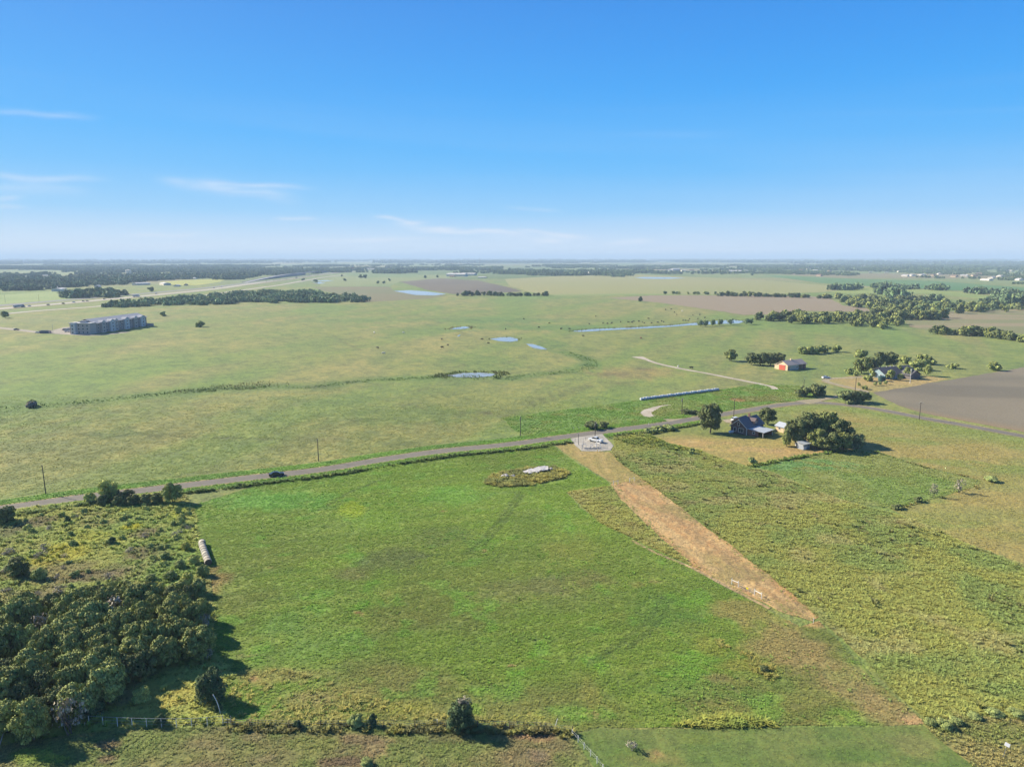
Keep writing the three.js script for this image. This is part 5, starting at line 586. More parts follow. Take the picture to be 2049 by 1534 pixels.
{ // the barn
  const A = G(1554.5, 738), B = G(1576, 741.6), W = Math.hypot(B[0] - A[0], B[1] - A[1]), L = 17, E = 3.6, H = 2.3, tan = mat(refl(236, 214, 184), 0.85), red = mat([0.46, 0.09, 0.05], 0.8);
  const h = thing('barn', 'tan barn with big red sliding doors and pale roof', 'barn', (A[0] + B[0]) / 2, 0, (A[1] + B[1]) / 2, facing(A, B));
  part('wall', gableBody(W, L * 0.6, E, H - 0.15).translate(0, 0, -L * 0.3), tan, h); part('end_wall', gableBody(W, L * 0.2, E, H - 0.15).translate(0, 0, -L * 0.9), tan, h); part('bay_back_wall', box(0.2, E, L * 0.2, -W / 2 + 0.1, E / 2, -L * 0.7), tan, h);
  part('roof', gableRoof(W, L, H, 0.5, E).translate(0, 0.03, -L / 2), mat(refl(206, 190, 180), 0.6), h);
  for (const s of [-1, 1]) { const d = part('door', box(W * 0.28, 3.2, 0.12, 0, 1.6, 0), red, h); d.position.set(s * W * 0.142, 0, 0.1); part('door_rail', box(W * 0.26, 0.14, 0.06, 0, 2.0, 0.08), mat([0.40, 0.08, 0.05], 0.8), d); }
  part('door_track', box(W * 0.6, 0.2, 0.2, 0, 3.35, 0.12), mat([0.5, 0.48, 0.44], 0.7), h);
  part('side_cladding', box(0.1, 3.1, L * 0.44, W / 2 + 0.06, 1.55, -L * 0.36), mat(refl(206, 208, 208), 0.8), h);
  part('bay_header', box(0.14, 0.5, L * 0.2, W / 2 - 0.07, E - 0.25, -L * 0.7), tan, h); part('side_panel', box(0.1, 3.1, L * 0.18, W / 2 + 0.06, 1.55, -L * 0.9), redBrick, h);
  windowOn(h, 1.2, 1.2, W / 2 + 0.14, 1.7, -L * 0.5, Math.PI / 2); part('side_door', box(0.12, 2.2, 1.0, W / 2 + 0.06, 1.1, -1.2), mat([0.30, 0.20, 0.15], 0.8), h);
  part('roof_vent', box(0.9, 1.1, 0.9, 0, E + H + 0.2, -L * 0.45), tan, h);
  part('lean_to', [box(2.2, 2.7, 5, -W / 2 - 1.1, 1.35, -3)], tan, h); part('lean_to_roof', box(2.8, 0.1, 5.6, -W / 2 - 1.2, 2.78, -3), mat(refl(206, 190, 180), 0.6), h);
}
{ // the second house
  const A = G(1750, 756), B = G(1772, 759), W = 11, L = 24, E = 3, H = 3.3;
  const t = facing(A, B), h = thing('ranch_house', 'low house with wide dark roof and light blue gable end', 'house', (A[0] + B[0]) / 2, 0, (A[1] + B[1]) / 2 - 3, t - 0.25);
  part('wall', gableBody(W, L, E, H - 0.2).translate(0, 0, -L / 2), mat(refl(150, 180, 200), 0.8), h);
  part('roof', gableRoof(W, L, H, 0.9, E).translate(0, 0.03, -L / 2), mat([0.085, 0.082, 0.088], 0.9), h);
  part('porch_wing', gableBody(8, 7, 2.8, 2.2).rotateY(Math.PI / 2).translate(W / 2 + 2.5, 0, -L * 0.7), mat(refl(120, 116, 120), 0.9), h); part('wing_roof', gableRoof(8, 7, 2.4, 0.6, 2.85).rotateY(Math.PI / 2).translate(W / 2 + 2.5, 0.03, -L * 0.7), mat([0.085, 0.082, 0.088], 0.9), h);
  windowOn(h, 1.4, 1.3, -2.4, 1.6, 0.06); windowOn(h, 1.6, 1.4, 2.6, 1.6, 0.06); for (const z of [-3, -7, -11]) windowOn(h, 1.4, 1.3, W / 2 + 0.06, 1.5, z, Math.PI / 2); part('door', box(0.1, 2.1, 1.1, W / 2 + 0.05, 1.05, -13.5), whiteTrim, h);
  for (const z of [-6, -9, -12]) part('roof_vent', cyl(0.2, 0.2, 0.6, 0.6, E + H + 0.2, z), whiteTrim, h);
}
{ const [x, z] = G(1765, 762), t = thing('water_tank', 'dark green round tank in front of the second house', 'tank', x, 0, z), m = mat([0.02, 0.06, 0.05], 0.5); part('shell', cyl(2, 2, 2.6, 0, 1.3, 0, 24), m, t); part('lid', new THREE.ConeGeometry(2.05, 0.5, 24).translate(0, 2.85, 0), m, t); part('hatch', cyl(0.3, 0.3, 0.2, 0.6, 2.95, 0), m, t); }
{ // three-storey apartment block with jutting bays
  const A = G(149, 665), B = G(193, 667), W = Math.hypot(B[0] - A[0], B[1] - A[1]) * 0.74, L = 78, E = 9.6, H = 3.6, brick = mat([0.34, 0.27, 0.24], 0.95), pale = mat([0.55, 0.54, 0.52], 0.9), tan = mat([0.46, 0.39, 0.34], 0.9), slate = mat([0.28, 0.295, 0.32], 0.8), trim = mat([0.6, 0.6, 0.6], 0.7);
  const C = G(296, 651), turn = Math.atan2(-(C[0] - B[0]), -(C[1] - B[1]));   // local -z runs along the long front
  const h = thing('apartment_block', 'three-storey brick apartment block with grey roof and jutting bays', 'building', B[0], 0, B[1], turn);
  part('wall', box(W, E, L, -W / 2, E / 2, -L / 2), brick, h);
  part('roof', gableRoof(W, L, H, 0.8, E + 0.05).translate(-W / 2, 0.02, -L / 2), slate, h);
  part('flat_roof', box(W + 1, 0.5, 9, -W / 2, E + 0.7, 4.1), pale, h); part('end_wing', box(W, E + 0.4, 8, -W / 2, E / 2 + 0.2, 4.02), tan, h); part('stair_tower', box(4.2, E + 1.4, 3, -W + 5.5, E / 2 + 0.7, 9.4), pale, h); part('roof_unit', box(5, 1.5, 4, -W * 0.4, E + 1.7, 4.5), slate, h);
  const bays = [9, 22, 27.5, 44, 58, 70]; bays.forEach((z, i) => { const b = part('bay', box(1.6, E + 0.6, i % 2 ? 7 : 5, 0.8, E / 2 + 0.3, -z), i % 2 ? pale : tan, h); part('bay_roof', gableRoof(i % 2 ? 7 : 5, 4.6, 1.6, 0.3, E + 0.65).rotateY(Math.PI / 2).translate(-0.8, 0, -z), slate, b); part('bay_gable', box(0.2, 1.1, 3.2, 1.62, E + 0.9, -z), trim, b); });
  for (let f = 0; f < 3; f++) { for (let i = 0; i < 19; i++) { const z = 3 + i * 4; if (bays.some((b, k) => Math.abs(b - z) < (k % 2 ? 4.2 : 3.2))) continue; windowOn(h, 1.5, 1.6, 0.06, 1.8 + f * 3.1, -z, Math.PI / 2, trim); } bays.forEach(z => windowOn(h, 1.6, 1.6, 1.66, 1.8 + f * 3.1, -z, Math.PI / 2, trim)); for (let i = 0; i < 4; i++) windowOn(h, 1.5, 1.6, -3 - i * 4.2, 1.8 + f * 3.1, i === 3 ? 10.95 : 8.08, 0, trim); }
  part('yard_wall', box(8, 2.6, 0.4, 4, 1.3, -L + 1), tan, h);
  const [x, z] = G(90, 666.5), d = thing('bin_enclosure', 'brick bin enclosure beside the access road', 'enclosure', x, 0, z, 0.1); part('side_wall', [box(0.3, 2.6, 4, -4.3, 1.3, 0), box(0.3, 2.6, 4, 4.3, 1.3, 0)], tan, d); part('back_wall', box(8.9, 2.6, 0.3, 0, 1.3, -2.1), tan, d); for (const s of [-1, 1]) part('gate', box(4, 2.4, 0.12, s * 2.05, 1.25, 2.0), mat([0.10, 0.12, 0.14], 0.6), d);
}
for (const [px, py, k, l, s] of [[915, 553, 2, 'long low white shed with pale roof above the ploughed field', 1.5], [905, 554, 1, 'small red roofed shed beside the long low shed', 1], [938, 551, 2, 'low white shed at the corner of the upper pasture', 1.2], [965, 556, 2, 'long low open shed in the upper pasture', 0.6]]) { const f = farKinds[k], [x, z] = G(px, py), t = thing('cattle_shed', l, 'shed', x, 0, z, 1.2); t.scale.setScalar(s); part('wall', f.body, f.wm, t); part('roof', f.roof, f.rm, t); }
{ const [x, z] = G(257, 551), t = thing('storage_tank', 'white cylindrical water tank above the trees beyond the highway', 'tank', x, 0, z), m = mat(refl(236, 234, 226), 0.5); part('shell', cyl(10, 10, 21, 0, 10.5, 0, 32), m, t); part('roof', new THREE.ConeGeometry(10.3, 2.4, 32).translate(0, 22.2, 0), m, t); part('ladder', box(0.6, 21, 0.3, 2, 10.5, 10), m, t); }
{ const [x, z] = G(960, 546), t = thing('radio_mast', 'tall thin radio mast above the distant trees', 'mast', x, 0, z), m = mat([0.3, 0.3, 0.3], 0.5); for (const [a, b] of [[-1, -1], [1, -1], [0, 1]]) part('leg', rod([a * 1.1, 0, b * 1.1], [a * 0.5, 68, b * 0.5], 0.3, 0.25, 6), m, t); for (let i = 1; i < 12; i++) part('brace', [rod([-1, i * 5.6, -1], [1, i * 5.6 + 4, -1], 0.16), rod([1, i * 5.6, -1], [0, i * 5.6 + 4, 1], 0.16), rod([0, i * 5.6, 1], [-1, i * 5.6 + 4, -1], 0.16)], m, t); }
{ // the overpass: a ramp on retaining walls and a deck over the side road
  const l = smoothLine(Gs([[505, 565], [530, 560.5], [556, 557], [580, 554], [606, 551], [640, 547], [680, 543]]), 60), t = thing('overpass', 'highway overpass ramp on grey retaining walls', 'bridge'); const H = s => 8.5 * step(0, 0.42, s) * (1 - step(0.72, 1, s)), L1 = offsetLine(l, -13), L0 = offsetLine(l, -30);
  const strip = (A, B, ya, yb, lo, hi) => { const P = []; for (let i = lo; i < hi; i++) { const s = i / 60, e = (i + 1) / 60, a = [A[i][0], ya(s), A[i][1]], b = [A[i + 1][0], ya(e), A[i + 1][1]], c = [B[i + 1][0], yb(e), B[i + 1][1]], d = [B[i][0], yb(s), B[i][1]]; P.push(...a, ...b, ...c, ...a, ...c, ...d); } const g = new THREE.BufferGeometry(); g.setAttribute('position', new THREE.Float32BufferAttribute(P, 3)); g.computeVertexNormals(); return g; };
  const wm = new THREE.MeshStandardMaterial({ color: col([0.24, 0.24, 0.24]), roughness: 0.95, side: THREE.DoubleSide }), dm = new THREE.MeshStandardMaterial({ color: col([0.33, 0.32, 0.31]), roughness: 0.9, side: THREE.DoubleSide });
  part('retaining_wall', [strip(L1, L1, s => 0, H, 0, 34), strip(L1, L1, s => 0, H, 44, 60)], wm, t); part('rear_wall', [strip(L0, L0, s => 0, H, 0, 34), strip(L0, L0, s => 0, H, 44, 60)], wm, t); part('deck', [strip(L1, L0, H, H, 0, 60), strip(L1, L1, s => H(s) - 1.3, H, 34, 44), strip(L1, L0, s => H(s) - 1.3, s => H(s) - 1.3, 34, 44)], dm, t); part('parapet', [strip(L1, L1, H, s => H(s) + 1, 0, 60), strip(L0, L0, H, s => H(s) + 1, 0, 60)], dm, t);
  for (const i of [36, 39, 42]) part('pier', cyl(0.9, 0.9, 7.2, (L1[i][0] + L0[i][0]) / 2, 3.6, (L1[i][1] + L0[i][1]) / 2, 12), dm, t);
}

// ---------------------------------------------------------------- vehicles
const tyreMat = mat([0.02, 0.02, 0.02], 0.9), rimMat = new THREE.MeshStandardMaterial({ color: 0x9a9a9a, roughness: 0.35, metalness: 0.7 }), lampMat = mat([0.7, 0.7, 0.66], 0.2), redLamp = mat([0.35, 0.02, 0.02], 0.3);
const paint = c => new THREE.MeshPhysicalMaterial({ color: col(c), roughness: 0.35, clearcoat: 0.8, clearcoatRoughness: 0.08 });
const PAINT = { black: new THREE.MeshPhysicalMaterial({ color: col([0.012, 0.013, 0.018]), roughness: 0.4, clearcoat: 0.35, clearcoatRoughness: 0.2 }), white: paint([0.72, 0.72, 0.70]), silver: paint([0.36, 0.37, 0.38]), grey: paint([0.12, 0.13, 0.14]), red: paint([0.35, 0.03, 0.025]), blue: paint([0.05, 0.09, 0.2]) };
function profile(pts, width, bevel) { const s = new THREE.Shape(pts.map(p => new THREE.Vector2(...p))); const g = new THREE.ExtrudeGeometry(s, { depth: width - 2 * bevel, bevelEnabled: true, bevelThickness: bevel, bevelSize: bevel * 0.6, bevelSegments: 2, curveSegments: 6 }); g.translate(0, 0, -width / 2 + bevel); return g; }
const SHAPE = {
  sedan: { body: profile([[-2.3, 0.35], [2.3, 0.35], [2.32, 0.75], [1.9, 0.92], [0.95, 1.0], [-1.6, 1.04], [-2.28, 0.95]], 1.8, 0.1), cabin: profile([[-1.75, 1.0], [1.05, 0.98], [0.3, 1.42], [-1.0, 1.44]], 1.56, 0.14), roof: profile([[-1.05, 1.40], [0.35, 1.38], [0.1, 1.47], [-0.85, 1.49]], 1.4, 0.08), wheels: [1.4, -1.4], r: 0.33, w: 0.8 },
  suv: { body: profile([[-2.35, 0.4], [2.35, 0.4], [2.36, 0.95], [1.95, 1.08], [1.0, 1.14], [-2.1, 1.16], [-2.36, 1.05]], 1.9, 0.1), cabin: profile([[-2.15, 1.1], [1.2, 1.1], [0.45, 1.66], [-1.9, 1.68]], 1.66, 0.14), roof: profile([[-1.95, 1.64], [0.5, 1.62], [0.3, 1.74], [-1.8, 1.76]], 1.5, 0.08), wheels: [1.45, -1.45], r: 0.37, w: 0.85 },
  pickup: { body: profile([[-2.9, 0.5], [2.8, 0.5], [2.82, 1.05], [2.3, 1.15], [1.2, 1.2], [-0.85, 1.2], [-0.86, 1.22], [-2.9, 1.2]], 1.95, 0.1), cabin: profile([[-0.9, 1.18], [1.5, 1.18], [0.75, 1.82], [-0.75, 1.84]], 1.7, 0.14), roof: profile([[-0.8, 1.8], [0.8, 1.78], [0.6, 1.9], [-0.65, 1.92]], 1.55, 0.08), wheels: [1.75, -1.85], r: 0.42, w: 0.86 },
};
const wheelGeo = {}; for (const k in SHAPE) { const r = SHAPE[k].r; wheelGeo[k] = [new THREE.CylinderGeometry(r, r, 0.24, 16).rotateX(Math.PI / 2), new THREE.CylinderGeometry(r * 0.6, r * 0.6, 0.26, 12).rotateX(Math.PI / 2)]; }
// nose to local +x
function vehicle(kindOf, label, colour, px, py, toward, group, lift = 0.1) {
  const [x, z] = G(px, py), t = thing(kindOf === 'pickup' ? 'pickup_truck' : 'car', label, kindOf === 'pickup' ? 'pickup truck' : 'car', x, lift, z, toward, group), s = SHAPE[kindOf];
  const b = part('body', s.body, PAINT[colour], t); part('windows', s.cabin, glass, t); part('roof', s.roof, PAINT[colour], t);
  if (kindOf === 'pickup') { part('bed', box(1.85, 0.06, 1.6, -1.9, 1.24, 0), mat([0.45, 0.45, 0.44], 0.8), t); part('tailgate', box(0.08, 0.55, 1.7, -2.98, 0.95, 0), PAINT[colour], t); }
  for (const wx of s.wheels) for (const sd of [-1, 1]) { const w = part('tyre', wheelGeo[kindOf][0], tyreMat, t); w.position.set(wx, s.r, sd * s.w); w.name = 'wheel'; part('rim', wheelGeo[kindOf][1], rimMat, w); }
  const front = kindOf === 'pickup' ? 2.86 : 2.36; for (const sd of [-1, 1]) { part('headlight', box(0.08, 0.16, 0.34, front, kindOf === 'sedan' ? 0.72 : 0.9, sd * 0.66), lampMat, t); part('tail_light', box(0.08, 0.2, 0.2, -front - 0.03, kindOf === 'sedan' ? 0.85 : 0.98, sd * 0.76), redLamp, t); }
  return t;
}
const along = (l, x, z) => { let b = 1e9, k = 1; for (let i = 1; i < l.length; i++) { const d = Math.hypot(l[i][0] - x, l[i][1] - z); if (d < b) { b = d; k = i; } } return Math.atan2(-(l[k][1] - l[k - 1][1]), l[k][0] - l[k - 1][0]); };
const heading = (l, px, py) => { const g = G(px, py); return along(l, g[0], g[1]); };
vehicle('sedan', 'black car driving along the county road', 'black', 553, 952.5, heading(ROAD, 553, 951));
vehicle('pickup', 'white pickup truck parked on the gravel pad', 'white', 1192, 884, 2.45);
vehicle('sedan', 'white car parked at the start of the second house drive', 'white', 1653, 757, 0.2);
vehicle('suv', 'white car parked behind the brown house', 'white', 1473, 842.5, 0.6);
[[96, 610.5, 'grey'], [126, 608, 'black'], [147, 605.3, 'white'], [166, 603.2, 'grey'], [174, 602.6, 'black'], [58, 613, 'white'], [428, 576.5, 'grey'], [443, 574.6, 'white'], [533, 563.4, 'black'], [547, 561.6, 'grey'], [561, 559.8, 'silver'], [572, 558, 'black'], [312, 588, 'silver'], [208, 599, 'grey']].forEach(([x, y, c]) => vehicle('suv', `${c} car driving on the highway`, c, x, y, heading(HWY_A, x, y), `${c} cars on the highway`, 0.16));
[[130, 661, 'grey'], [138, 660, 'silver'], [145, 659.5, 'black'], [134, 664, 'white'], [141, 663.4, 'white']].forEach(([x, y, c]) => vehicle('suv', `${c} car parked beside the apartment block`, c, x, y, 0.35, `${c} cars parked at the apartment block`));
vehicle('suv', 'grey car driving on the access road to the apartment block', 'grey', 32, 660.5, heading(FRONT, 32, 627) - 0.5); vehicle('sedan', 'white car stopped next to the bin enclosure', 'white', 75, 666.5, -0.2);
function semi(label, px, py, toward, colour) { const [x, z] = G(px, py), t = thing('semi_truck', label, 'truck', x, 0.16, z, toward); part('trailer', new RoundedBoxGeometry(14.5, 2.8, 2.55, 2, 0.06).translate(-2.6, 2.65, 0), mat(refl(212, 216, 218), 0.5), t); part('trailer_skirt', box(7, 0.7, 2.4, -3.4, 0.95, 0), mat([0.2, 0.2, 0.21], 0.7), t); const c = part('cab', profile([[5.0, 0.6], [9.2, 0.6], [9.25, 1.6], [7.9, 1.8], [7.5, 3.2], [6.6, 3.8], [5.0, 3.9]], 2.4, 0.12), PAINT[colour], t); part('windscreen', box(0.08, 1.0, 2.0, 7.75, 2.45, 0), glass, c); part('bumper', box(0.3, 0.5, 2.4, 9.3, 0.7, 0), rimMat, t); for (const wx of [8.3, 5.6, 4.4, -7.2, -8.5]) for (const s of [-1, 1]) { const w = part('wheel', new THREE.CylinderGeometry(0.5, 0.5, 0.4, 14).rotateX(Math.PI / 2), tyreMat, t); w.position.set(wx, 0.5, s * 1.05); part('rim', new THREE.CylinderGeometry(0.28, 0.28, 0.42, 10).rotateX(Math.PI / 2), rimMat, w); } }
semi('articulated truck with long pale trailer and blue cab on the highway', 38, 615, heading(HWY_A, 38, 614), 'blue'); semi('white articulated truck on the highway past the roadside wood', 272, 593.6, heading(HWY_A, 272, 593), 'white'); semi('articulated truck passing the overpass pier', 593, 556, heading(HWY_A, 593, 556), 'grey'); semi('articulated truck far along the highway beyond the overpass', 620, 550, heading(HWY_A, 620, 550), 'white');

// ---------------------------------------------------------------- poles, fences and gates
const poleWood = mat([0.085, 0.07, 0.058], 1), whitePipe = mat([0.66, 0.65, 0.62], 0.45), galv = new THREE.MeshStandardMaterial({ color: 0x8f9496, roughness: 0.45, metalness: 0.6 }), rust = mat([0.16, 0.09, 0.06], 0.9), insul = mat([0.5, 0.5, 0.48], 0.3);
function heightOf(px, yTop, yBase) { const [x, z] = G(px, yBase), v = (yTop - PH / 2) / FPX, dn = Math.sin(PITCH) + v * Math.cos(PITCH), fw = Math.cos(PITCH) - v * Math.sin(PITCH); return EYE + z * dn / fw; }
const poles = [[91, 988, 930, 'utility pole at the pasture fence opposite the overgrown lot', 0.03, 0], [637, 922, 878, 'utility pole at the pasture fence beyond the black car', 0, 0], [1041.5, 872, 833, 'utility pole with a lamp bracket at the green verge corner', 0, 1], [1190.6, 875, 843, 'utility pole at the back of the gravel pad', 0.08, 1], [1364.6, 828, 796, 'utility pole carrying a transformer beside the gravel spur', 0, 1], [1468, 841, 799, 'utility pole beside the brown house driveway', 0, 0], [1608.6, 777, 758, 'short utility pole near the end of the gravel track', 0, 0], [1711.7, 781, 755, 'utility pole beside the curving dirt driveway', 0, 0], [1840, 839.5, 804.5, 'utility pole on the bend beside the ploughed field', 0, 2], [9.8, 605, 589, 'utility pole on the far side of the highway opposite the truck', 0, 0], [77.6, 603, 588, 'utility pole on the far side of the highway by the hay meadow', 0, 0]];
for (const [px, yb, yt, label, lean, fit] of poles) { const [x, z] = G(px, yb), h = heightOf(px, yt, yb), t = thing('utility_pole', label, 'utility pole', x, 0, z, heading(ROAD, px, yb) + Math.PI / 2 - 0.3); t.rotation.z = lean; part('pole', rod([0, -0.3, 0], [0, h, 0], 0.17, 0.11, 10), poleWood, t); part('insulator', cyl(0.06, 0.08, 0.28, 0, h + 0.14, 0, 8), insul, t); if (fit) { const a = part('crossarm', box(fit === 2 ? 2.4 : 1.5, 0.12, 0.12, 0, h - 0.45, 0.14), poleWood, t); for (const s of [-1, 0.9]) part('insulator', cyl(0.06, 0.08, 0.24, s * (fit === 2 ? 1.05 : 0.65), h - 0.27, 0.14, 8), insul, a); } if (fit === 1) { part('transformer', new THREE.CylinderGeometry(0.26, 0.26, 0.8, 14).translate(0.38, h - 1.35, 0), galv, t); } }
{ const [x, z] = G(1821.5, 767), h = heightOf(1821.5, 739, 767), t = thing('flag_pole', 'white pole standing in the dry yard of the second house', 'pole', x, 0, z); part('pole', rod([0, 0, 0], [0, h, 0], 0.14, 0.1), whitePipe, t); part('pole_cap', cyl(0.28, 0.28, 0.9, 0, h - 0.3, 0), whitePipe, t); }
{ const [x, z] = G(105.5, 666), t = thing('lamp_post', 'thin lamp post in the apartment parking lot', 'lamp post', x, 0, z); part('post', rod([0, 0, 0], [0, 8.2, 0], 0.14, 0.1), galv, t); part('lamp_head', box(1.0, 0.16, 0.4, 0.5, 8.2, 0), galv, t); }
{ const [x, z] = G(1157.6, 890), h = heightOf(1157.6, 867.5, 890), t = thing('vent_post', 'dark steel post at the corner of the gravel pad', 'post', x, 0, z); part('post', rod([0, 0, 0], [0, h, 0], 0.1, 0.09), mat([0.05, 0.05, 0.055], 0.7), t); part('cap', cyl(0.16, 0.16, 0.14, 0, h, 0), galv, t); part('footing', cyl(0.3, 0.34, 0.2, 0, 0.1, 0, 12), mat([0.4, 0.39, 0.37], 0.9), t); }
function braced(name, label, p0, p1, height, group) { const A = G(...p0), B = G(...p1), w = Math.hypot(B[0] - A[0], B[1] - A[1]), t = thing(name, label, 'fence brace', A[0], 0, A[1], facing(A, B), group); for (const x of [0, w]) { part('post', rod([x, 0, 0], [x, height, 0], 0.07), whitePipe, t); part('post_cap', new THREE.SphereGeometry(0.085, 8, 6).translate(x, height, 0), whitePipe, t); } part('rail', rod([0, height * 0.78, 0], [w, height * 0.78, 0], 0.06), whitePipe, t); return [A, B]; }
const b1 = braced('fence_brace', 'white pipe brace at the south end of the straw strip, west of the yellow sign', [1464.5, 1170], [1477.5, 1175.5], 1.45), b2 = braced('fence_brace', 'white pipe brace at the south end of the straw strip, east of the yellow sign', [1510, 1191], [1524, 1198.5], 1.45);
braced('fence_brace', 'white pipe brace at the north end of the straw strip beside the meadow', [1227.4, 970.5], [1236.6, 969], 1.4); braced('fence_brace', 'white pipe brace at the north end of the straw strip beside tall grass', [1260, 964.5], [1269.5, 962.5], 1.4);
{ const A = b1[1], B = b2[0], w = Math.hypot(B[0] - A[0], B[1] - A[1]), t = thing('wire_gate', 'wire gate between two white pipe braces', 'gate', A[0], 0, A[1], facing(A, B)); part('frame', [0.35, 0.75, 1.15].map(y => rod([0.1, y, 0], [w - 0.1, y, 0], 0.018, 0.018, 5)), galv, t); for (let i = 1; i < 4; i++) part('stay', rod([w * i / 4, 0.15, 0], [w * i / 4, 1.2, 0], 0.02, 0.02, 5), galv, t); const s = thing('warning_sign', 'yellow square sign hanging on the wire gate', 'sign', A[0] + (B[0] - A[0]) * 0.55, 0.55, A[1] + (B[1] - A[1]) * 0.55 + 0.06, facing(A, B)); part('plate', box(0.5, 0.45, 0.03, 0, 0.3, 0.03), mat([0.62, 0.52, 0.02], 0.5), s); part('border', [box(0.44, 0.03, 0.012, 0, 0.48, 0.05), box(0.44, 0.03, 0.012, 0, 0.12, 0.05)], mat([0.03, 0.03, 0.03], 0.6), s); }
function fenceRun(name, label, pts, h, n, m, wires, lean = 0, postMat = m) { const t = thing(name, label, 'fence'), q = rng(label.length * 97); const l = smoothLine(pts, n), P = []; l.forEach(p => { const lx = (q() - 0.5) * lean, lz = (q() - 0.5) * lean; const k = part('post', rod([p[0], -0.1, p[1]], [p[0] + lx, h, p[1] + lz], 0.055, 0.05, 7), postMat, t); P.push([p[0], p[1], lx, lz]); }); for (const y of wires) part('wire', P.slice(1).map((p, i) => { const a = P[i]; return rod([a[0] + a[2] * y / h, y, a[1] + a[3] * y / h], [p[0] + p[2] * y / h, y, p[1] + p[3] * y / h], y === h ? 0.03 : 0.012, y === h ? 0.03 : 0.012, 5); }), m, t); return t; }
fenceRun('wire_fence', 'chain link fence with white top rail below the thicket', Gs([[178, 1450], [210, 1452], [300, 1455], [380, 1455], [446, 1450]]), 1.5, 9, galv, [1.5, 1.0, 0.5], 0.05, whitePipe);
{ const A = G(446, 1450), B = G(462, 1451.5), w = Math.hypot(B[0] - A[0], B[1] - A[1]), t = thing('fence_gate', 'narrow pipe gate at the end of the chain link fence', 'gate', A[0], 0, A[1], facing(A, B)); for (const x of [0.06, w]) part('post', rod([x, 0, 0], [x, 1.6, 0], 0.06), galv, t); for (const y of [0.5, 1.0]) part('rail', rod([0, y, 0], [w, y, 0], 0.035), galv, t); }
fenceRun('field_fence', 'wire fence with weathered posts along the weedy fence line', FENCE.filter((p, i) => i % 6 === 0), 1.3, 11, galv, [1.2, 0.8, 0.4], 0.12, poleWood);
fenceRun('yard_fence', 'low wire fence between rough lawn and mown yard', Gs([[1145, 1472], [1170, 1500], [1200, 1534], [1215, 1560]]), 1.1, 6, galv, [1.0, 0.6], 0.1, whitePipe);
fenceRun('roadside_fence', 'wire fence between the road verge and the big pasture', offsetLine(ROAD.slice(0, 128), 8.6).filter((p, i) => i % 4 === 0), 1.3, 46, galv, [1.2, 0.8], 0.15, poleWood);
for (const [x, y, h, lean, l] of [[1110, 1457, 1.6, 0.25, 'leaning white stake near the end of the weedy fence line'], [875, 1452, 1.1, 0, 'short white stake beside the fence line evergreen'], [1298, 850.5, 1.1, 0, 'white marker post beside the road west of the field entrance'], [1148, 859, 1.0, 0, 'white marker post at the bare patch north of the road'], [1158.4, 858.5, 0.8, 0, 'short white marker post at the bare patch north of the road'], [1628, 1247, 1.0, 0, 'thin stake at the south tip of the straw strip']]) { const [gx, gz] = G(x, y), t = thing('marker_post', l, 'post', gx, 0, gz); t.rotation.z = -lean; part('post', rod([0, 0, 0], [0, h, 0], 0.05), whitePipe, t); part('cap', cyl(0.06, 0.06, 0.1, 0, h, 0), whitePipe, t); }
{ const [x, z] = G(441, 1430), t = thing('bent_pipe', 'bent white pipe leaning out of the dark evergreen', 'pipe', x, 0, z); const c = new THREE.CatmullRomCurve3([[0, 0, 0], [-0.15, 1.1, 0], [-0.5, 2.3, -0.1], [-1.0, 3.3, -0.2]].map(p => new THREE.Vector3(...p))); part('tube', new THREE.TubeGeometry(c, 20, 0.06, 8), whitePipe, t); part('end_cap', new THREE.SphereGeometry(0.07, 8, 6).translate(-1.0, 3.3, -0.2), whitePipe, t); }
{ const A = G(-2, 1506), B = G(12, 1460), w = Math.hypot(B[0] - A[0], B[1] - A[1]), t = thing('pipe_rail', 'pale pipe rail running down beside the thicket', 'rail', A[0], 0, A[1], facing(A, B)); part('rail', rod([0, 0.8, 0], [w, 0.8, 0], 0.05), whitePipe, t); for (const x of [0, w]) part('post', rod([x, 0, 0], [x, 0.85, 0], 0.05), whitePipe, t); }
{ const [x, z] = G(2007, 1517), t = thing('panel_sign', 'small white tilted panel on a thin post at the yard corner', 'sign', x, 0, z, -0.5); part('post', rod([0, 0, 0], [0.3, 2.1, 0], 0.04), galv, t); const p = part('panel', new RoundedBoxGeometry(0.62, 0.5, 0.05, 2, 0.02), whitePipe, t); p.position.set(0.33, 2.3, 0.05); p.rotation.set(-0.6, 0, -0.3); }

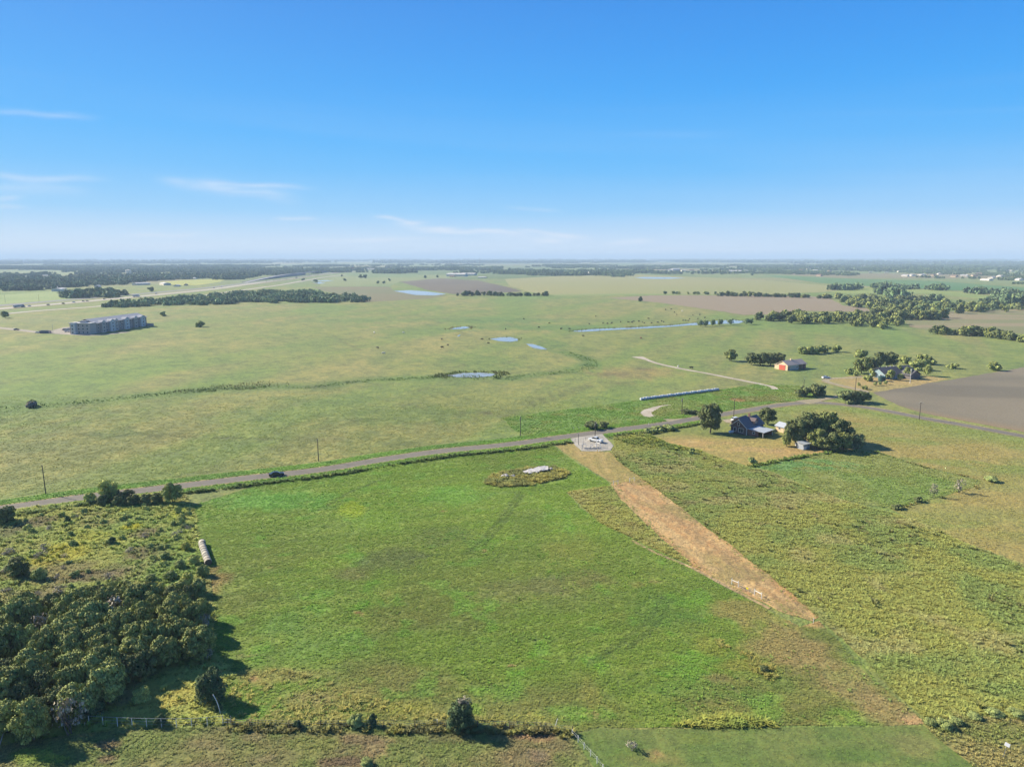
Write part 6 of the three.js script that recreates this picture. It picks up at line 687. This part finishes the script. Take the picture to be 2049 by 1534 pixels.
// ---------------------------------------------------------------- the gravel pad
{ const c = Gs([[1164, 899.5], [1168, 886], [1206, 884], [1216, 898]]), t = thing('pad_fence', 'thin wire enclosure round the white pipework', 'fence'); for (let i = 0; i < 4; i++) { const a = c[i], b = c[(i + 1) % 4]; for (let k = 0; k < 3; k++) { const x = a[0] + (b[0] - a[0]) * k / 3, z = a[1] + (b[1] - a[1]) * k / 3; part('post', rod([x, 0, z], [x, 2, z], 0.035, 0.035, 6), galv, t); } for (const y of [0.15, 1.95]) part('rail', rod([a[0], y, a[1]], [b[0], y, b[1]], 0.022, 0.022, 6), galv, t); } }
function loop(name, label, px, py, w, h, turn, r = 0.09) { const [x, z] = G(px, py), t = thing(name, label, 'pipe', x, 0, z, turn); const c = new THREE.CatmullRomCurve3([[0, 0, 0], [0, h * 0.8, 0], [w * 0.1, h, 0], [w * 0.9, h, 0], [w, h * 0.8, 0], [w, 0, 0]].map(p => new THREE.Vector3(...p)), false, 'catmullrom', 0.1); part('tube', new THREE.TubeGeometry(c, 40, r, 10), whitePipe, t); for (const x0 of [0, w]) { part('flange', cyl(r * 2, r * 2, 0.08, x0, 0.25, 0, 14), whitePipe, t); part('valve', new THREE.TorusGeometry(0.16, 0.025, 6, 14).rotateX(Math.PI / 2).translate(x0, h * 0.55, 0.2), rust, t); } }
loop('pipe_loop', 'wide white pipe loop at the west side of the enclosure', 1165, 895.5, 1.4, 1.5, 0.1); loop('pipe_loop', 'small white pipe loop in the middle of the enclosure', 1182, 897, 0.9, 1.1, 0.5); loop('pipe_loop', 'slanting white pipe loop at the east side of the enclosure', 1192.5, 893, 2.4, 1.6, -0.9, 0.12);
{ const [x, z] = G(1185, 899), t = thing('pipe_manifold', 'low grey pipe manifold lying across the enclosure', 'pipework', x, 0, z, 0.12); part('header', rod([-3, 0.5, 0], [3.2, 0.5, 0], 0.14, 0.14, 12), galv, t); for (const k of [-2.4, -0.8, 0.8, 2.4]) { part('riser', rod([k, 0, 0], [k, 1.0, 0], 0.08), galv, t); part('support', box(0.16, 0.4, 0.4, k + 0.5, 0.2, 0), mat([0.35, 0.34, 0.33], 0.9), t); } part('valve_wheel', new THREE.TorusGeometry(0.22, 0.03, 6, 16).rotateX(Math.PI / 2).translate(0.8, 1.08, 0), mat([0.4, 0.3, 0.03], 0.6), t); }
{ const [x, z] = G(1193, 895), t = thing('vent_pipe', 'tall white vent pipe beside the slanting loop', 'pipe', x, 0, z); part('tube', rod([0, 0, 0], [0, 3.4, 0], 0.09, 0.07), whitePipe, t); part('hood', new THREE.ConeGeometry(0.22, 0.2, 12).translate(0, 3.5, 0), whitePipe, t); }
for (const px of [1195.4, 1200.6]) { const [x, z] = G(px, 904.5), t = thing('bollard', 'yellow bollard in front of the enclosure', 'bollard', x, 0, z, 0, 'yellow bollards at the gravel pad'); part('post', cyl(0.09, 0.09, 1.0, 0, 0.5, 0, 12), mat([0.6, 0.42, 0.12], 0.6), t); part('cap', new THREE.SphereGeometry(0.09, 10, 6).translate(0, 1.0, 0), mat([0.6, 0.42, 0.12], 0.6), t); }

// ---------------------------------------------------------------- bales
const ORD = i => { const a = ['first', 'second', 'third', 'fourth', 'fifth', 'sixth', 'seventh', 'eighth', 'ninth', 'tenth', 'eleventh', 'twelfth', 'thirteenth', 'fourteenth', 'fifteenth', 'sixteenth', 'seventeenth', 'eighteenth', 'nineteenth']; return i < 19 ? a[i] : i === 19 ? 'twentieth' : i < 29 ? 'twenty-' + a[i - 20] : i === 29 ? 'thirtieth' : 'thirty-' + a[i - 30]; };
function bale(label, group, x, z, turn, r, w, sideMat, endMat, name) { const t = thing(name, label, 'bale', x, 0, z, turn, group), q = rng(Math.round(x * 31 + z * 57)); const pts = []; for (let i = 0; i <= 10; i++) pts.push(new THREE.Vector2(r * (0.97 + 0.03 * Math.sin(i * 2.2 + x)) - (i === 0 || i === 10 ? 0.07 : 0), -w / 2 + w * i / 10)); const g = new THREE.LatheGeometry(pts, 24); g.rotateX(Math.PI / 2); const P = g.attributes.position; for (let i = 0; i < P.count; i++) { const s = 1 + (vn(P.getX(i) * 3 + x, P.getY(i) * 3 + z, 5) - 0.5) * 0.07; P.setXY(i, P.getX(i) * s, P.getY(i) * (s * 0.97)); } g.computeVertexNormals(); g.translate(0, r * 0.96, 0); part('wrap', g, sideMat, t); for (const s of [-1, 1]) { const d = part('end_face', new THREE.CircleGeometry(r * 0.94, 24), endMat, t); d.position.set(0, r * 0.96, s * (w / 2 - 0.005)); if (s < 0) d.rotation.y = Math.PI; } }
{ const A = G(417, 1132), B = G(402.5, 1091), L = Math.hypot(B[0] - A[0], B[1] - A[1]), n = Math.max(5, Math.round(L / 1.5)), t = Math.atan2(B[0] - A[0], B[1] - A[1]), tones = [[0.30, 0.27, 0.21], [0.36, 0.33, 0.26], [0.24, 0.23, 0.19], [0.40, 0.37, 0.29], [0.30, 0.29, 0.24]].map(c => mat(c, 0.9)), endM = mat([0.10, 0.08, 0.06], 1); const names = ['first from the dark end', 'second from the dark end', 'third from the dark end', 'fourth from the dark end', 'fifth from the dark end', 'sixth from the dark end', 'seventh from the dark end', 'eighth from the dark end']; for (let i = 0; i < n; i++) { const k = (i + 0.5) / n; bale('round hay bale in the meadow edge row, ' + (i === n - 1 ? 'last one set apart toward the road' : i === 0 ? 'first one with its dark end showing' : names[i]), 'hay bales in a row at the meadow edge', A[0] + (B[0] - A[0]) * k, A[1] + (B[1] - A[1]) * k - (i === n - 1 ? 0.35 : 0), t + Math.PI, 0.82, L / n - 0.1, tones[i % 5], endM, 'hay_bale'); } }
{ const A = G(1281, 801), B = G(1438, 781), L = Math.hypot(B[0] - A[0], B[1] - A[1]), n = Math.round(L / 1.75), t = Math.atan2(B[0] - A[0], B[1] - A[1]), wrap = new THREE.MeshStandardMaterial({ color: col([0.58, 0.59, 0.60]), roughness: 0.5 }), wrap2 = new THREE.MeshStandardMaterial({ color: col([0.48, 0.50, 0.52]), roughness: 0.5 }); for (let i = 0; i < n; i++) { const k = (i + 0.5) / n; bale(`white wrapped bale, ${ORD(i)} from the row end near the gravel spur`, 'white wrapped bales in one long row', A[0] + (B[0] - A[0]) * k, A[1] + (B[1] - A[1]) * k, t + (i % 5 - 2) * 0.03, 0.70 + 0.05 * (i % 3), L / n - 0.34, i % 3 ? wrap : wrap2, wrap2, 'wrapped_bale'); } }

// ---------------------------------------------------------------- the rubble heap in the meadow
{ const [x, z] = G(1072, 945), conc = mat([0.50, 0.47, 0.43], 0.9), rockM = [mat([0.26, 0.25, 0.25], 0.95), mat([0.34, 0.32, 0.30], 0.95), mat([0.20, 0.195, 0.19], 0.95)];
  const t = thing('broken_slab', 'pale tilted concrete slab broken in pieces in the rubble heap', 'slab', x, 0, z, 0.35); const q = rng(91); for (let i = 0; i < 9; i++) { const p = part('slab_piece', new RoundedBoxGeometry(rr(1.2, 2.4, q), 0.22, rr(1.4, 2.6, q), 1, 0.04), conc, t); p.position.set(-3.2 + i * 0.85, 0.5 + 0.08 * i + rr(0, 0.15, q), rr(-0.8, 0.8, q)); p.rotation.set(rr(0.1, 0.3, q), rr(-0.4, 0.4, q), rr(-0.05, 0.2, q)); }
  const rock = s => { const g = new THREE.IcosahedronGeometry(1, 2), P = g.attributes.position; for (let i = 0; i < P.count; i++) { const k = 0.75 + 0.5 * vn(P.getX(i) * 1.6 + s, P.getY(i) * 1.6 + P.getZ(i) * 1.1, s); P.setXYZ(i, P.getX(i) * k, P.getY(i) * k * 0.7, P.getZ(i) * k); } g.computeVertexNormals(); return g; }; const rocks = [1, 2, 3, 4].map(rock);
  const place = (px, py, n, sx, sz, size, label) => { const [cx, cz] = G(px, py); for (let i = 0; i < n; i++) { const s = size * rr(0.5, 1.2, q), o = new THREE.Mesh(rocks[i % 4], rockM[i % 3]); o.name = numbered('boulder'); o.position.set(cx + rr(-sx, sx, q), s * 0.35 + rr(0, 0.4, q), cz + rr(-sz, sz, q)); o.rotation.y = rr(0, 6, q); o.scale.setScalar(s); o.userData = { label, category: 'boulder', group: label + 's' }; shade(o); scene.add(o); } };
  place(1017, 955, 14, 1.9, 1.1, 0.6, 'grey boulder in the heap at the weedy end of the rubble'); place(1097, 940, 9, 1.3, 1.0, 0.7, 'grey boulder piled at the end of the pale slab');
  const [bx, bz] = G(1082, 938), l = thing('timber_pile', 'rusty brown boards dumped behind the pale slab', 'boards', bx, 0, bz, 0.2); for (let i = 0; i < 7; i++) { const p = part('board', box(rr(2.4, 4, q), 0.06, 0.24), rust, l); p.position.set(rr(-1, 1, q), 0.3 + i * 0.09, rr(-0.6, 0.6, q)); p.rotation.set(rr(-0.1, 0.1, q), rr(-0.4, 0.4, q), rr(-0.12, 0.12, q)); } }
{ const [x, z] = G(1463, 867.5), t = thing('propane_tank', 'white capsule shaped gas tank beside the brown house wall', 'tank', x, 0, z, 0.4); part('shell', new THREE.CapsuleGeometry(0.5, 1.5, 6, 16).rotateZ(Math.PI / 2).translate(0, 0.85, 0), whitePipe, t); for (const s of [-0.6, 0.6]) part('foot', box(0.15, 0.4, 0.7, s, 0.2, 0), galv, t); part('dome', cyl(0.16, 0.18, 0.2, 0, 1.4, 0, 12), galv, t); }
{ const [x, z] = G(1593.5, 891.5), t = thing('white_barrel', 'small white barrel under the grove edge beside the shed', 'barrel', x, 0, z); part('drum', cyl(0.4, 0.4, 1.1, 0, 0.55, 0, 16), whitePipe, t); part('lid', cyl(0.42, 0.42, 0.08, 0, 1.12, 0, 16), whitePipe, t); }
{ const [x, z] = G(705.5, 541), t = thing('billboard', 'dark red roadside billboard beyond the overpass', 'billboard', x, 0, z, -0.2), m = mat([0.2, 0.2, 0.2], 0.7); part('board', box(19, 8, 0.6, 0, 13, 0), mat([0.22, 0.06, 0.06], 0.7), t); part('post', rod([0, 0, 0], [0, 10, 0], 0.7), m, t); part('catwalk', box(19, 0.3, 1.4, 0, 8.8, 0.8), m, t); }

// ---------------------------------------------------------------- cattle: one continuous body from joints and radii
const cowGeo = (() => {
  const bones = [[[-0.75, 1.05, 0], [0.55, 1.08, 0], 0.40, 0.40], [[0.55, 1.1, 0], [0.78, 1.12, 0], 0.36, 0.28], [[0.72, 1.12, 0], [1.15, 0.98, 0], 0.24, 0.17], [[1.12, 0.98, 0], [1.42, 0.72, 0], 0.15, 0.10], [[-0.85, 1.2, 0], [-1.02, 0.55, 0], 0.06, 0.035], [[1.12, 1.08, 0.12], [1.1, 1.1, 0.3], 0.06, 0.03], [[1.12, 1.08, -0.12], [1.1, 1.1, -0.3], 0.06, 0.03]];
  for (const s of [-1, 1]) { bones.push([[0.52, 0.95, s * 0.2], [0.5, 0.48, s * 0.22], 0.17, 0.085], [[0.5, 0.48, s * 0.22], [0.54, 0.04, s * 0.22], 0.08, 0.06], [[-0.72, 1.0, s * 0.2], [-0.62, 0.62, s * 0.24], 0.22, 0.12], [[-0.62, 0.62, s * 0.24], [-0.80, 0.42, s * 0.24], 0.10, 0.075], [[-0.80, 0.42, s * 0.24], [-0.74, 0.04, s * 0.24], 0.072, 0.06]); }
  const n = 34, mc = new MarchingCubes(n, leafMat, false, false, 40000), S = 1.6; mc.isolation = 0;
  const d = (p, b) => { const [a, c, r1, r2] = b, ax = c[0] - a[0], ay = c[1] - a[1], az = c[2] - a[2], t = clamp(((p[0] - a[0]) * ax + (p[1] - a[1]) * ay + (p[2] - a[2]) * az) / (ax * ax + ay * ay + az * az)); return Math.hypot(p[0] - a[0] - ax * t, p[1] - a[1] - ay * t, p[2] - a[2] - az * t) - (r1 + (r2 - r1) * t); };
  for (let k = 0; k < n; k++) for (let j = 0; j < n; j++) for (let i = 0; i < n; i++) { const p = [(i - n / 2) / (n / 2) * S, (j - n / 2) / (n / 2) * S + 0.8, (k - n / 2) / (n / 2) * S]; let m = 9; for (const b of bones) { const v = d(p, b), h = clamp(0.5 + 0.5 * (m - v) / 0.08); m = m + (v - m) * h - 0.08 * h * (1 - h); } mc.field[i + j * n + k * n * n] = -m; }
  mc.update(); const c = mc.count ?? mc.geometry.drawRange.count, P = new Float32Array(mc.positionArray.slice(0, c * 3)), N = new Float32Array(mc.normalArray.slice(0, c * 3)); for (let i = 0; i < P.length; i += 3) { P[i] *= S; P[i + 1] = P[i + 1] * S + 0.8; P[i + 2] *= S; } const g = new THREE.BufferGeometry(); g.setAttribute('position', new THREE.BufferAttribute(P, 3)); g.setAttribute('normal', new THREE.BufferAttribute(N, 3)); return g;
})();
const cowMat = { black: mat([0.012, 0.011, 0.011], 0.8), white: mat([0.6, 0.57, 0.5], 0.9), brown: mat([0.12, 0.06, 0.04], 0.9) };
const z3 = (x, y) => [1000 + x / 3.794, 500 + y / 3.794], z2 = (x, y) => [500 + x / 3.94, 500 + y / 3.94], cq = rng(555);
const herd = [...[[183, 527], [377, 560], [297, 592], [730, 507], [680, 565], [785, 560], [818, 563], [852, 558], [845, 561], [918, 550], [977, 552], [1005, 554], [1017, 547], [1057, 547], [1083, 551], [1098, 559], [1130, 526], [1153, 559], [1200, 555], [1230, 545], [1245, 550], [1260, 457], [1303, 454], [1327, 476], [1345, 494], [1393, 540], [1412, 540], [1433, 541], [1442, 527], [1505, 526], [1520, 496], [1558, 519], [1467, 497], [45, 605], [467, 604], [530, 604], [633, 657]].map(p => [...z3(...p), 'black']), [...z3(1385, 467), 'white'], [...z3(1072, 675), 'brown'], ...[[1007, 777], [1512, 709], [1515, 774], [1830, 710], [1880, 740], [1560, 754]].map(p => [...z2(...p), 'black']), ...[[980, 657], [1210, 657], [1052, 822]].map(p => [...z2(...p), 'white']), [1357, 735.5, 'white'], [1383.5, 738, 'black']];
const cowPlace = (x, y) => x < 870 ? 'in the open pasture far from the ponds' : x < 1020 && y > 668 ? 'just west of the two linked ponds' : x < 1160 ? 'between the small pond and the long pond' : y < 634 ? 'on the slope under the tan field' : y < 648 && x > 1360 ? 'above the wide end of the long pond' : y > 664 ? 'between the long pond and the white track' : 'along the reedy far bank of the long pond';
for (const [px, py, c] of herd) { const [x, z] = G(px, py), m = shade(new THREE.Mesh(cowGeo, cowMat[c])); m.name = numbered('cow'); m.position.set(x, 0, z); m.rotation.y = cq() * 6.283; m.scale.setScalar(rr(0.95, 1.2, cq)); const nearTrack = px > 1340 && py > 730 && py < 740; m.userData = { label: nearTrack ? `${c} cow grazing beside the gravel track` : `${c} cow grazing ${cowPlace(px, py)}`, category: 'cow', group: nearTrack ? undefined : `${c} cattle ${cowPlace(px, py)}` }; if (!m.userData.group) delete m.userData.group; scene.add(m); }
renderer.render(scene, camera);
